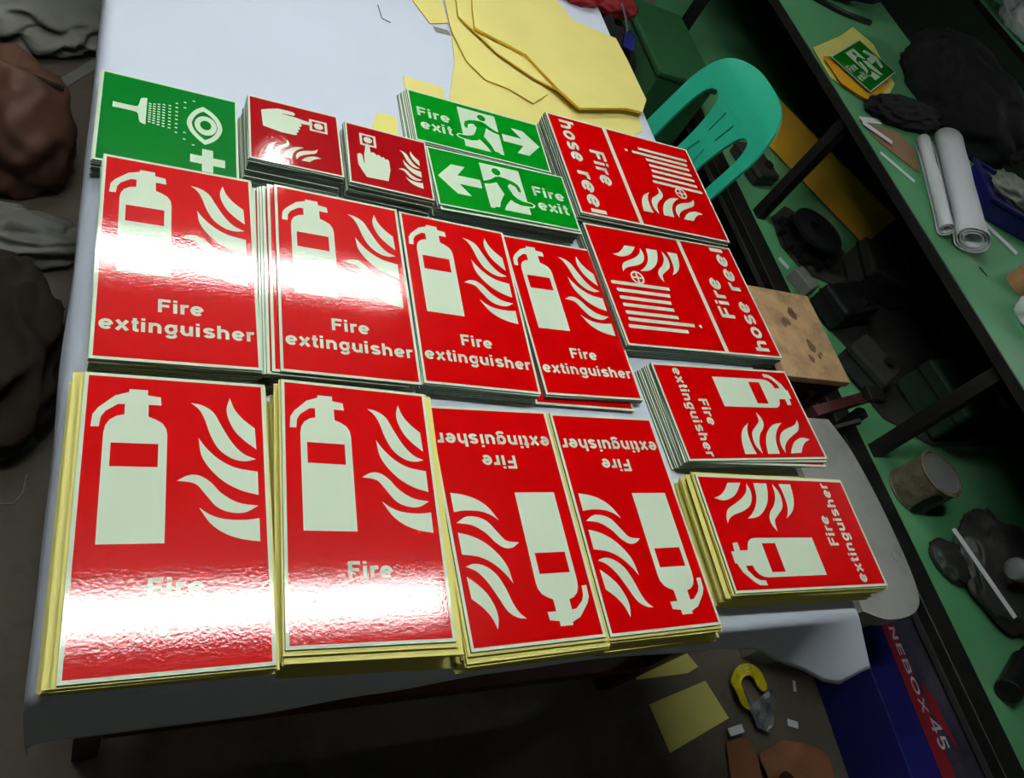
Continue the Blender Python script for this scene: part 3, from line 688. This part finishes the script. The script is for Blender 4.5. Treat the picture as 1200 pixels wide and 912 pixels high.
for k in range(9):
    a = k * 2.4; q = 0.006 + 0.004 * (k % 3); cx_, cy_ = ((0.03, -0.07) if k < 4 else (-0.01, 0.05)); cx_ += 0.03 * math.cos(a); cy_ += 0.028 * math.sin(a * 1.7)
    spart('stain', prism([[(cx_ + q * (1 + 0.25 * math.sin(3 * t + k)) * math.cos(t), cy_ + 1.6 * q * (1 + 0.25 * math.cos(2 * t + k)) * math.sin(t)) for t in [i * 2 * PI / 12 for i in range(12)]]], 0.4502, 0.4503 + 0.00002 * k), M_STAIN)
tag(st, 'low stool with stained plywood seat and maroon steel frame', 'stool')

# dark steel trestle between the stool and the grey case
tr = empty('steel_bracket', (1.90, 0.88, FLOOR))
build('leg', bar(bmesh.new(), (-0.10, 0.0, 0), (-0.08, 0.0, 0.42), 0.03, 0.03), M_BLACK, tr)
build('leg', bar(bmesh.new(), (0.12, 0.0, 0), (0.10, 0.0, 0.42), 0.03, 0.03), M_BLACK, tr)
build('top_bar', bar(bmesh.new(), (-0.15, -0.03, 0.435), (0.13, 0.045, 0.435), 0.03, 0.028), M_MAROON, tr)
build('clamp', bxm(0.09, 0.16, 0.01, 0.06, 0.4505, 0.475, 0.004), M_BLACK, tr)
build('brace', bar(bmesh.new(), (-0.08, -0.02, 0.25), (0.10, -0.02, 0.40), 0.012, 0.02), M_BLACK, tr)
tag(tr, 'dark steel trestle bracket standing in front of the wooden stool', 'bracket')

# grey moulded case
gb = empty('plastic_case', (1.765, 0.56, FLOOR))
ol = smooth_loop([(-0.16, 0.27), (-0.16, -0.26), (-0.08, -0.285), (0.03, -0.27), (0.075, -0.20), (0.085, 0.0), (0.07, 0.17), (0.035, 0.27)], 5, (0, 1, 7))
build('case_lid', prism([ol], 0.395, 0.44), M_GREY, gb)
build('case_body', prism([[(x * 0.93, y * 0.95) for x, y in ol]], 0.0, 0.392), M_GREY, gb)
build('handle_recess', prism([circle(0.05, -0.13, 0.016, 16), circle(0.05, -0.13, 0.013, 16)], 0.4402, 0.4412), M_GREY, gb)
tag(gb, 'grey moulded plastic case with rounded corners beside the sign table', 'case')

# ------------------------------------------------------------------ green benches
def bench(x0, x1, y0, y1, legs, label, front_panel=False, shelf=True, zt=0.0):
    b = empty('work_bench', ((x0 + x1) / 2, (y0 + y1) / 2, FLOOR))
    inv = Matrix.Translation(b.location).inverted()
    def p(name, bm, m):
        o = build(name, bm, m); o.parent = b; o.matrix_parent_inverse = inv; return o
    p('top_board', bxm(x0 + 0.006, x1, y0, y1, zt - 0.018, zt), M_BGREEN)
    p('front_rail', bxm(x0 - 0.004, x0 + 0.005, y0, y1, zt - 0.03, zt + 0.002, 0.001, 1), M_BLACK)
    p('back_rail', bxm(x1 + 0.001, x1 + 0.008, y0, y1, zt - 0.05, zt + 0.002), M_BLACK)
    for y in legs:
        p('leg', bar(bmesh.new(), (x0 + 0.035, y, FLOOR), (x0 + 0.035, y, zt - 0.019), 0.04, 0.045), M_BLACK)
        p('leg', bar(bmesh.new(), (x1 - 0.035, y, FLOOR), (x1 - 0.035, y, zt - 0.019), 0.04, 0.04), M_BLACK)
        p('cross_rail', bar(bmesh.new(), (x0 + 0.056, y, zt - 0.05), (x1 - 0.056, y, zt - 0.05), 0.03, 0.03), M_BLACK)
    if shelf:
        ls = sorted([y0] + list(legs) + [y1])
        p('shelf_board', bxm(x0 + 0.06, x1 - 0.06, y0, y1, -0.52, -0.50), M_BGREEN)
        p('shelf_edge_board', bxm(x0 - 0.0, x0 + 0.012, y0, y1, -0.525, -0.4985), M_BGREEN)
        p('shelf_rail', bxm(x0 - 0.085, x0 - 0.002, y0, y1, -0.545, -0.497, 0.002, 1), M_BLACK)
        p('rail_flange', bxm(x0 - 0.095, x0 - 0.086, y0, y1, -0.545, -0.53), M_DGREY)
        for a, c in zip(legs, legs[1:]):
            p('brace', bar(bmesh.new(), (x1 - 0.01, a + 0.03, -0.47), (x1 - 0.01, c - 0.03, zt - 0.08), 0.012, 0.03), M_BLACK)
        for a, c in zip(ls, ls[1:]):
            p('shelf_infill', bxm(x0 + 0.0125, x0 + 0.0595, a + 0.024, c - 0.024, -0.52, -0.4995), M_BGREEN)
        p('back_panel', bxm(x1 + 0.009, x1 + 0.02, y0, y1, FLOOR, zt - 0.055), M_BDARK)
    if front_panel:
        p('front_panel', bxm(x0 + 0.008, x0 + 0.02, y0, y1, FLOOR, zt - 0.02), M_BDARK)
    tag(b, label, 'workbench')
    return b
bench(2.2, 3.12, -0.9, 4.6, (-0.7, 0.85, 1.9, 3.0, 4.4), 'green topped workbench with a cluttered lower shelf, right of the table')
bench(4.56, 5.5, 1.2, 6.0, (1.4, 3.0, 4.6, 5.8), 'far green workbench with dark front panel at the top right corner', front_panel=True, shelf=False)

# --- things on the near bench top
# yellow sheet with an exit sign on it
tag(put_sheet('backing_sheet', [(2.215, 2.25), (2.212, 2.08), (2.33, 2.01), (2.50, 2.06), (2.66, 2.22), (2.72, 2.50), (2.64, 2.58), (2.50, 2.46)], 0.0008, M_LINER, warp=0.01, seed=4.4, freq=4, thick=0.001), 'yellow backing sheet under the exit sign on the green bench', 'paper', 'yellow sheets on the bench')
tag(put_sheet('backing_sheet', [(2.225, 2.19), (2.235, 2.05), (2.34, 2.00), (2.42, 2.03), (2.60, 2.20), (2.45, 2.30)], 0.0125, M_YELLOW, warp=0.006, seed=1.4, freq=5, thick=0.001), 'deeper yellow folded sheet at the edge of the green bench', 'paper', 'yellow sheets on the bench')
d = DES['exit_r']
es = bpy.data.objects.new('fire_exit_sign', d['plate']); C.objects.link(es)
es.location = (2.47, 2.235, 0.0245); es.rotation_euler = (0, 0, R(38)); es.scale = (1.3, 1.3, 1)
for (pn, pm, m) in d['parts']:
    c = bpy.data.objects.new(pn, pm); C.objects.link(c); c.parent = es
tag(es, 'green exit sign lying on yellow sheets on the green bench', 'sign')
# black clothes heap
jk = empty('black_jacket', (2.94, 2.16, 0.0005), R(0))
build('heap', crumple((0.38, 0.72, 0.24), 11, 5, 0.16, 2.4), M_FABRIC, jk, smooth=True)
build('sleeve', crumple((0.46, 0.15, 0.07), 12, 5, 0.2, 2.4), M_FABRIC, jk, loc=(-0.40, -0.18, 0), rot=(0, 0, R(10)), smooth=True)
build('collar', tube(bmesh.new(), [(-0.12, 0.2, 0.20), (-0.05, 0.05, 0.235), (0.03, -0.1, 0.22)], 0.02, 8), M_FABRIC, jk, smooth=True)
tag(jk, 'black jacket heaped beside the exit sign on the green bench', 'clothing')
bk2 = empty('black_bag', (2.66, 3.12, 0.0005), R(10))
build('bag_body', crumple((0.85, 0.72, 0.30), 14, 5, 0.24, 2.4), M_FABRIC, bk2, smooth=True)
build('strap', tube(bmesh.new(), [(-0.42, -0.16, 0.012), (-0.36, -0.36, 0.012), (-0.1, -0.44, 0.012), (0.08, -0.45, 0.012)], 0.011, 8), M_RUB, bk2, smooth=True)
tag(bk2, 'black bag slumped behind the exit sign at the top of the bench', 'bag')
tag(put_sheet('cardboard_piece', [(2.225, 1.86), (2.27, 1.765), (2.405, 1.655), (2.47, 1.79), (2.44, 1.86)], 0.0006, M_CARD, warp=0.004, seed=2, thick=0.003), 'brown cardboard offcut under the black jacket on the bench', 'cardboard')
def strip(name, a, b, w, z, m, lb, cat='scrap', group=None, th=0.0012):
    a, b = Vector(a), Vector(b); n = Vector((-(b - a).y, (b - a).x)).normalized() * w / 2
    o = put_sheet(name, [tuple(a + n), tuple(a - n), tuple(b - n), tuple(b + n)], z, m, warp=0.003, seed=a.x * 5, thick=th, cuts=2)
    return tag(o, lb, cat, group)
GS = 'white vinyl offcuts'
strip('vinyl_offcut', (2.235, 1.705), (2.335, 1.595), 0.022, 0.0006, M_WHITE, 'white strip along the front edge of the bench below the cardboard', group=GS)
strip('vinyl_offcut', (2.225, 1.842), (2.335, 1.775), 0.03, 0.0085, M_WHITE, 'white strip lying on the brown cardboard piece', group=GS)
strip('vinyl_offcut', (2.245, 1.872), (2.365, 1.905), 0.028, 0.0006, M_WHITE, 'white strip poking out above the cardboard beside the jacket', group=GS)
strip('vinyl_offcut', (2.63, 1.485), (2.71, 1.355), 0.032, 0.0006, M_WHITE, 'white strip on the bench between the blue tray and the tape roll', group=GS)
strip('vinyl_offcut', (2.41, 1.935), (2.47, 1.985), 0.02, 0.0006, M_LGREY, 'small grey strip beside the exit sign on the bench', group=GS)
strip('dark_splinter', (2.396, 1.238), (2.408, 1.203), 0.005, 0.0006, M_RUB, 'tiny dark splinter on the bare green bench top')
# paper rolls
def spiral_roll(name, a, b, r, turns, lb, flat=1.0):
    a, b = Vector(a), Vector(b); L = (b - a).length; ang = math.atan2((b - a).y, (b - a).x)
    bm = bmesh.new(); n = int(turns * 28); prev = None; th = 0.0012
    ring = []
    for i in range(n + 1):
        t = i / n; rad = r * (0.45 + 0.55 * t); an = t * turns * 2 * PI - PI * 0.3
        ring.append((rad * math.cos(an), rad * flat * math.sin(an), rad))
    vo = [[bm.verts.new((x0_, y, z)) for (y, z, _) in ring] for x0_ in [L * k / 6 for k in range(7)]]
    for A, B in zip(vo, vo[1:]):
        for i in range(n): bm.faces.new([A[i], A[i + 1], B[i + 1], B[i]])
    me = bm_mesh(bm, name, True, M_WHITE)
    for v in me.vertices:
        v.co.y *= 1 - 0.12 * math.sin(v.co.x / L * PI)
        v.co.z += 0.004 * noise.noise(Vector((v.co.x * 12, v.co.y * 20, 2)))
    o = mesh_obj(name, me, None, None, (a.x, a.y, r * flat + 0.006), (0, 0, ang))
    md = o.modifiers.new('thickness', 'SOLIDIFY'); md.thickness = th
    return tag(o, lb, 'paper roll')
spiral_roll('paper_roll', (2.34, 1.295), (2.66, 1.86), 0.062, 3, 'wide loose roll of white paper on the green bench', 0.72)
spiral_roll('paper_roll', (2.268, 1.34), (2.515, 1.83), 0.026, 2, 'slim roll of white paper alongside the wide roll on the bench')
# blue tray with grey things
bt = empty('blue_tray', (2.80, 1.56, 0.0005), R(-20))
tray = bmesh.new(); box(tray, -0.17, 0.17, -0.11, 0.11, 0.0, 0.07, 0.01)
build('tray_body', tray, M_BLUE, bt)
build('rim', prism([[(-0.18, -0.12), (0.18, -0.12), (0.18, 0.12), (-0.18, 0.12)], [(-0.16, -0.10), (0.16, -0.10), (0.16, 0.10), (-0.16, 0.10)]], 0.0705, 0.08), M_BLUE, bt)
tag(bt, 'navy blue plastic tray beside the white paper rolls', 'tray')
tag(build('crumpled_bag', crumple((0.26, 0.16, 0.06), 23), M_LGREY, loc=(2.79, 1.56, 0.0715), rot=(0, 0, R(-20)), smooth=True), 'crumpled greyish plastic bag in the blue tray', 'bag')
def ring_roll(name, loc, r0, r1, h, m, lb, cat, rot=(0, 0, 0)):
    bm = lathe(bmesh.new(), [(r0, 0), (r1, 0), (r1, h), (r0, h), (r0, 0)], 32)
    return tag(build(name, bm, m, loc=loc, rot=rot, smooth=False), lb, cat)
ring_roll('tape_roll', (2.57, 1.19, 0.0005), 0.025, 0.05, 0.05, mat('brown tape', (168, 120, 82), rough=0.4), 'brown roll of tape on the bench at the right edge', 'tape')
wr = empty('plastic_bundle', (2.49, 1.04, 0.0005), R(30))
build('bundle', crumple((0.17, 0.14, 0.11), 31, 4, 0.15), M_WHITE, wr, smooth=True)
build('tie', tube(bmesh.new(), [(0.0, 0.08 * math.cos(a), 0.066 + 0.06 * math.sin(a)) for a in [i * 2 * PI / 20 for i in range(21)]], 0.004, 6), M_LGREY, wr)
tag(wr, 'white plastic bundle below the tape roll on the bench', 'bundle')
gt = bmesh.new(); tube(gt, [(2.84, 1.22, 0.03), (3.00, 1.34, 0.03)], 0.029, 16)
tag(build('grey_tube', gt, M_GREY, smooth=False), 'short grey tube at the right of the blue tray', 'tube')
for (loc, sz, sd, lb) in (((4.80, 3.55, 0.0005), (0.34, 0.5, 0.2), 41, 'white plastic bag heaped on the far green bench'), ((4.85, 3.02, 0.0005), (0.3, 0.32, 0.14), 43, 'smaller white bag at the near side of the far bench heap')):
    tag(build('plastic_bag', crumple(sz, sd), M_WHITE, loc=loc, smooth=True), lb, 'bag', 'white bags on the far bench')

# --- things on the shelf
def shelf_z(): return -0.4985
cn = empty('paint_can', (2.30, 0.705, shelf_z() + 0.0005), R(30))
build('can_wall', lathe(bmesh.new(), [(0.0, 0.0), (0.078, 0.0), (0.081, 0.004), (0.078, 0.009), (0.078, 0.121), (0.081, 0.126), (0.079, 0.130), (0.073, 0.130), (0.071, 0.124), (0.0, 0.124)], 40), M_CAN, cn)
build('lid', lathe(bmesh.new(), [(0.0, 0.1245), (0.068, 0.1245), (0.070, 0.128), (0.066, 0.1285), (0.060, 0.1265), (0.0, 0.1265)], 40), M_CANLID, cn)
build('paint_drip', prism([smooth_loop([(-0.012, -0.05), (0.014, -0.06), (0.01, 0.0), (0.018, 0.04), (0.0, 0.05), (-0.014, 0.03)], 3)], 0.0, 0.0015), mat('dried dark paint', (28, 26, 22)), cn, loc=(-0.0698, -0.040, 0.065), rot=(R(90), 0, R(-60)))
tag(cn, 'paint stained tin can with grey lid on the green shelf', 'can')
bb = empty('black_sack', (2.52, 0.42, shelf_z()), R(-35))
build('sack', crumple((0.34, 0.40, 0.10), 51, 5, 0.2, 1.6), M_DGREY, bb, smooth=True)
build('torn_edge', crumple((0.16, 0.14, 0.04), 53, 4, 0.2), M_DGREY, bb, loc=(-0.19, -0.08, 0.0), smooth=True)
tag(bb, 'dark grey plastic sack below the paint can on the shelf', 'sack')
s0 = bmesh.new(); bar(s0, (0, 0, 0), (0.06, -0.27, 0.006), 0.02, 0.002)
tag(build('vinyl_offcut', s0, M_WHITE, loc=(2.24, 0.53, -0.385)), 'long white strip lying across the dark sack on the shelf', 'scrap', GS)
bo = empty('drink_bottle', (2.44, 0.36, -0.345)); bo.rotation_euler = (R(90), 0, R(70))
build('bottle_wall', lathe(bmesh.new(), [(0.0, -0.09), (0.03, -0.09), (0.034, -0.08), (0.034, 0.03), (0.028, 0.06), (0.013, 0.085), (0.013, 0.10), (0.0, 0.10)], 24), M_CLEAR, bo, smooth=True)
build('label', lathe(bmesh.new(), [(0.0345, -0.06), (0.0348, -0.06), (0.0348, 0.01), (0.0345, 0.01), (0.0345, -0.06)], 24), M_BRED, bo)
build('cap', lathe(bmesh.new(), [(0.0, 0.1205), (0.015, 0.1205), (0.015, 0.1005), (0.0, 0.1005)], 20), M_BRED, bo)
tag(bo, 'clear drink bottle with red label lying on the dark sack', 'bottle')
bc = empty('spray_can', (2.33, 0.13, shelf_z() + 0.036)); bc.rotation_euler = (R(90), 0, R(-65 + 180))
build('can_wall', lathe(bmesh.new(), [(0.0, -0.10), (0.033, -0.10), (0.035, -0.095), (0.035, 0.06), (0.028, 0.075), (0.0, 0.075)], 28), M_RUB, bc)
build('cap', lathe(bmesh.new(), [(0.0, 0.0755), (0.024, 0.0755), (0.024, 0.11), (0.0, 0.112)], 24), M_RUB, bc)
tag(bc, 'black spray can lying on the shelf at the right edge', 'can')
tag(put_sheet('paper_label', [(2.217, 1.665), (2.235, 1.68), (2.262, 1.635), (2.243, 1.618)], -0.498, M_WHITE, warp=0.001, cuts=1), 'small white label on the shelf below the black tool parts', 'paper')
tag(put_sheet('rubber_mat', [(2.36, 0.98), (2.29, 1.12), (2.36, 1.27), (2.29, 1.40), (2.36, 1.52), (2.62, 1.56), (3.02, 1.50), (3.02, 0.90), (2.55, 0.88)], shelf_z() + 0.0005, M_DGREY, warp=0.004, seed=12, thick=0.003), 'dark rubber mat spread on the shelf right of the stool', 'mat')
tag(put_sheet('rubber_mat', [(2.33, 1.62), (2.27, 1.74), (2.30, 1.90), (2.42, 1.99), (2.62, 1.90), (2.72, 1.60), (2.5, 1.575)], shelf_z() + 0.0005, M_DGREY, warp=0.004, seed=15, thick=0.003), 'dark rubber mat under the black toothed reel on the shelf', 'mat')
# black machine parts
mc = empty('cable_reel', (2.40, 1.77, shelf_z() + 0.0085), R(20))
bm = bmesh.new(); lathe(bm, [(0.04, 0.0), (0.11, 0.0), (0.11, 0.015), (0.06, 0.02), (0.06, 0.07), (0.11, 0.075), (0.11, 0.09), (0.04, 0.09), (0.04, 0.0)], 28)
build('reel_body', bm, M_RUB, mc)
for k in range(10):
    a = k * 2 * PI / 10
    build('tooth', bxm(-0.016, 0.016, -0.012, 0.012, 0.002, 0.03, 0.002), M_RUB, mc, loc=(0.12 * math.cos(a), 0.12 * math.sin(a), 0), rot=(0, 0, a))
tag(mc, 'black toothed plastic reel on the lower shelf under the yellow board', 'reel')
tag(build('metal_block', bxm(-0.03, 0.03, -0.05, 0.05, 0, 0.05, 0.004), M_LGREY, loc=(2.26, 1.545, shelf_z()), rot=(0, 0, R(25))), 'small grey metal block near the black reel', 'block')
for i, (x, y, sx, sy, sz, rz, m, lb) in enumerate((
    (2.38, 1.43, 0.22, 0.14, 0.10, 15, M_RUB, 'black plastic housing on the shelf behind the stool'),
    (2.68, 1.62, 0.22, 0.20, 0.13, -20, M_DGREY, 'dark grey machine housing deep on the shelf'),
    (2.34, 1.16, 0.14, 0.18, 0.09, 30, M_DGREY, 'dark flat carton on the shelf right of the stool'),
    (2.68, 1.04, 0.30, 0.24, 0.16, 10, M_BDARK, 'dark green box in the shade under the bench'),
    (2.32, 2.18, 0.13, 0.2, 0.06, 12, M_DGREY, 'flat grey box on the shelf below the chair'))):
    e = empty('equipment_box', (x, y, shelf_z() + (0.0085 if y < 2 else 0.0005)), R(rz))
    build('box_body', bxm(-sx / 2, sx / 2, -sy / 2, sy / 2, 0, sz, 0.012), m, e)
    build('lid_seam', prism([[(-sx / 2 - 0.002, -sy / 2 - 0.002), (sx / 2 + 0.002, -sy / 2 - 0.002), (sx / 2 + 0.002, sy / 2 + 0.002), (-sx / 2 - 0.002, sy / 2 + 0.002)]], sz * 0.62, sz * 0.68), M_RUB, e)
    build('knob', lathe(bmesh.new(), [(0, 0.012), (0.02, 0.012), (0.022, 0.0), (0, 0)], 18), M_RUB, e, loc=(sx * 0.2, -sy * 0.2, sz + 0.0003))
    tag(e, lb, 'box')
yb = empty('yellow_board', (2.60, 2.27, shelf_z() + 0.002), R(-60))
build('board', bxm(-0.47, 0.47, -0.012, 0.012, 0.0, 0.16, 0.003), M_YELLOW, yb, rot=(R(-12), 0, 0), loc=(0, 0, 0.003))
build('foot', bxm(-0.02, 0.02, 0.04, 0.16, 0.0, 0.03, 0.003), M_PLY, yb, loc=(0.2, 0.0, 0.0))
tag(yb, 'ochre yellow board standing on edge on the shelf behind the chair', 'board')
gx = empty('green_crate', (1.94, 2.62, FLOOR), R(0))
build('crate_body', bxm(-0.14, 0.14, -0.24, 0.24, 0.0, 0.40, 0.012), mat('dark green plastic', (44, 92, 54), rough=0.5, var=0.1), gx)
build('crate_lid', bxm(-0.15, 0.15, -0.25, 0.25, 0.401, 0.43, 0.008), mat('dark green plastic', (44, 92, 54)), gx)
tag(gx, 'dark green crate on the floor beyond the teal chair', 'crate')
gy = empty('cardboard_box', (1.88, 3.22, FLOOR), R(-8))
build('box_body', bxm(-0.18, 0.18, -0.2, 0.2, 0.0, 0.42, 0.003), mat('grey cardboard', (108, 100, 90), rough=0.8, var=0.1), gy)
for s in (-1, 1): build('flap', bxm(-0.18, 0.18, min(s * 0.004, s * 0.2), max(s * 0.004, s * 0.2), 0.421, 0.425), mat('grey cardboard', (108, 100, 90)), gy)
tag(gy, 'greyish cardboard box behind the green crate', 'box')
bk = empty('black_backpack', (1.53, 2.40, FLOOR), R(15))
build('bag_body', crumple((0.34, 0.44, 0.52), 61, 5, 0.14), M_FABRIC, bk, smooth=True)
build('red_flap', crumple((0.22, 0.16, 0.06), 63, 4, 0.15), mat('dark red cloth', (120, 14, 24), rough=0.8), bk, loc=(0.04, 0.10, 0.52), smooth=True)
build('key_tag', bxm(-0.022, 0.022, -0.035, 0.035, 0, 0.004, 0.0015), M_BLUE, bk, loc=(0.0, -0.10, 0.525), rot=(R(20), 0, R(-30)))
build('chain', tube(bmesh.new(), [(0.0, -0.07, 0.54), (0.01, -0.02, 0.56), (0.02, 0.04, 0.575)], 0.004, 6), M_FOIL, bk)
tag(bk, 'black backpack with red flap and blue key tag beyond the table', 'bag')

# ------------------------------------------------------------------ things on the floor
cb = empty('printed_carton', (2.02, 0.14, FLOOR), R(-3))
build('carton_body', bxm(-0.165, 0.165, -0.30, 0.24, 0.0, 0.195, 0.003), M_BLUE, cb)
build('red_stripe', bxm(-0.055, -0.005, -0.295, 0.235, 0.1953, 0.1958), M_CRED, cb)
build('photo_print', prism([[(-0.0045, -0.295), (0.16, -0.295), (0.16, 0.235), (-0.0045, 0.235)]], 0.1953, 0.1958), M_CDARK, cb)
build('red_wedge', prism([[(0.0, -0.06), (0.05, -0.16), (0.04, -0.02), (0.01, 0.02)]], 0.1960, 0.1964), M_CRED, cb)
for (tx, a0, a1, bs, cp) in (('INEBOX', 0.19, -0.06, -0.030, 24), ('45', -0.07, -0.15, -0.022, 40)):
    me = text_mesh(tx, -a0 * 1000, -a1 * 1000, 0, cp, sw=14)
    for v in me.vertices: v.co = Vector(((v.co.y * 0.001) + bs, -v.co.x * 0.001, 0.1968))
    mesh_obj('lettering', me, M_CWHITE, cb)
tag(cb, 'navy blue printed carton with a red stripe under the bench edge', 'carton')
GF = 'yellow sheets on the floor'
tag(put_sheet('backing_sheet', [(1.263, 0.231), (1.463, 0.268), (1.502, 0.17), (1.286, 0.116)], FLOOR + 0.001, M_LINER, warp=0.004, seed=3), 'large yellow sheet on the floor below the table front', 'paper', GF)
tag(put_sheet('backing_sheet', [(1.235, 0.36), (1.42, 0.36), (1.455, 0.305), (1.414, 0.292), (1.247, 0.292)], FLOOR + 0.001, M_LINER, warp=0.003, seed=5), 'smaller yellow sheet on the floor half hidden under the table', 'paper', GF)
fo = empty('snack_wrapper', (1.60, 0.22, FLOOR + 0.0005), R(15))
pts = smooth_loop([(-0.07, 0.0), (-0.05, 0.055), (0.0, 0.075), (0.045, 0.05), (0.055, 0.0), (0.03, -0.01), (0.02, 0.03), (-0.005, 0.045), (-0.03, 0.03), (-0.045, -0.03)], 3)
bm, loc = sheet(pts, 0, thick=0.004, warp=0.03, seed=8, freq=22, cuts=2); build('yellow_print', bm, M_FYEL, fo, (loc[0], loc[1], 0.006))
bm, loc = sheet([(-0.03, 0.02), (-0.01, -0.02), (0.07, -0.015), (0.045, -0.065), (-0.02, -0.10), (-0.05, -0.075)], 0, thick=0.002, warp=0.03, seed=9, freq=26, cuts=2); build('foil_side', bm, M_FOIL, fo, (loc[0], loc[1], 0.001))
tag(fo, 'crumpled yellow and silver snack wrapper on the floor', 'wrapper')
bp_ = empty('torn_cardboard', (1.62, 0.045, FLOOR + 0.001))
bm, loc = sheet([(-0.16, 0.07), (-0.09, 0.075), (-0.07, 0.02), (-0.09, -0.06), (-0.19, -0.06)], 0, thick=0.003, warp=0.01, seed=4, cuts=3); build('flap', bm, M_BROWN, bp_, loc)
bm, loc = sheet([(-0.068, 0.03), (0.03, 0.05), (0.14, 0.015), (0.17, -0.01), (0.13, -0.08), (-0.08, -0.08)], 0, thick=0.003, warp=0.035, seed=6, freq=14, cuts=4); build('panel', bm, M_BROWN, bp_, loc)
build('dark_tear', prism([smooth_loop([(-0.05, -0.03), (-0.02, -0.02), (0.0, -0.045), (-0.02, -0.06), (-0.05, -0.05)], 3)], 0.036, 0.037), mat('dark torn hole', (46, 28, 18)), bp_)
tag(bp_, 'torn brown cardboard on the floor at the bottom of the photo', 'cardboard')
for (x, y, l, w, a, lb) in ((1.771, 0.222, 0.030, 0.010, 70, 'thin white scrap on the floor right of the snack wrapper'), (1.715, 0.13, 0.035, 0.018, -20, 'pale square scrap on the floor below the snack wrapper'),
                            (1.905, 0.15, 0.075, 0.02, 115, 'curled white scrap on the floor beside the blue carton'), (1.50, 0.138, 0.05, 0.02, 5, 'white scrap on the torn cardboard edge'), (1.655, 0.262, 0.02, 0.012, 40, 'tiny white scrap above the snack wrapper')):
    d_ = Vector((math.cos(R(a)), math.sin(R(a)))) * l / 2
    strip('paper_scrap', (x - d_.x, y - d_.y), (x + d_.x, y + d_.y), w, FLOOR + 0.0012 + (0.014 if 'edge' in lb else 0), M_WHITE, lb, 'scrap', 'white scraps on the floor')
# left of the table
b1 = empty('brown_bag', (-0.22, 1.75, FLOOR), R(10))
build('bag_body', crumple((0.26, 0.36, 0.26), 71, 5, 0.18, 1.6), M_BRNBAG, b1, smooth=True)
build('seam', tube(bmesh.new(), [(-0.10, -0.02, 0.235), (0, 0.01, 0.25), (0.10, -0.02, 0.235)], 0.006, 6), M_DBAG, b1)
tag(b1, 'reddish brown leather bag on the floor left of the table', 'bag')
for (nm, lb, loc, sz, sd, m) in (
    ('plastic_sheeting', 'grubby white plastic sheeting on the floor at the top left corner', (-0.26, 2.42, FLOOR), (0.55, 0.55, 0.10), 73, M_LGREY),
    ('plastic_bag', 'grubby white plastic bag in front of the brown leather bag', (-0.22, 1.44, FLOOR), (0.34, 0.16, 0.09), 75, M_LGREY),
    ('sack', 'dark brown sack on the floor left of the middle sign row', (-0.20, 1.08, FLOOR), (0.26, 0.46, 0.20), 77, M_DBAG)):
    tag(build(nm, crumple(sz, sd, 5, 0.25, 2.0), m, loc=loc, smooth=True), lb, 'bag' if nm != 'sack' else 'sack')
strip('vinyl_offcut', (-0.22, 1.93), (-0.06, 2.19), 0.03, FLOOR + 0.001, M_LGREY, 'long pale strip on the floor above the brown leather bag', group='pale scraps left of the table')
tag(put_sheet('paper_scrap', [(-0.22, 0.93), (-0.115, 0.935), (-0.095, 0.905), (-0.17, 0.855), (-0.23, 0.86)], FLOOR + 0.001, M_PALEG, warp=0.01, seed=2), 'pale green paper on the floor near the left edge', 'paper', 'pale scraps left of the table')
strip('paper_scrap', (-0.112, 1.285), (-0.11, 1.228), 0.03, FLOOR + 0.001, M_PALEG, 'small pale green scrap beside the dark brown sack', group='pale scraps left of the table')
tag(build('bent_wire', tube(bmesh.new(), [(-0.03, -0.005, 0.002), (0.005, -0.005, 0.002), (0.018, 0.02, 0.002), (0.02, 0.06, 0.002)], 0.0014, 6), M_LGREY, loc=(-0.13, 0.775, FLOOR + 0.0005)), 'bent pale wire on the floor left of the front sign row', 'wire')
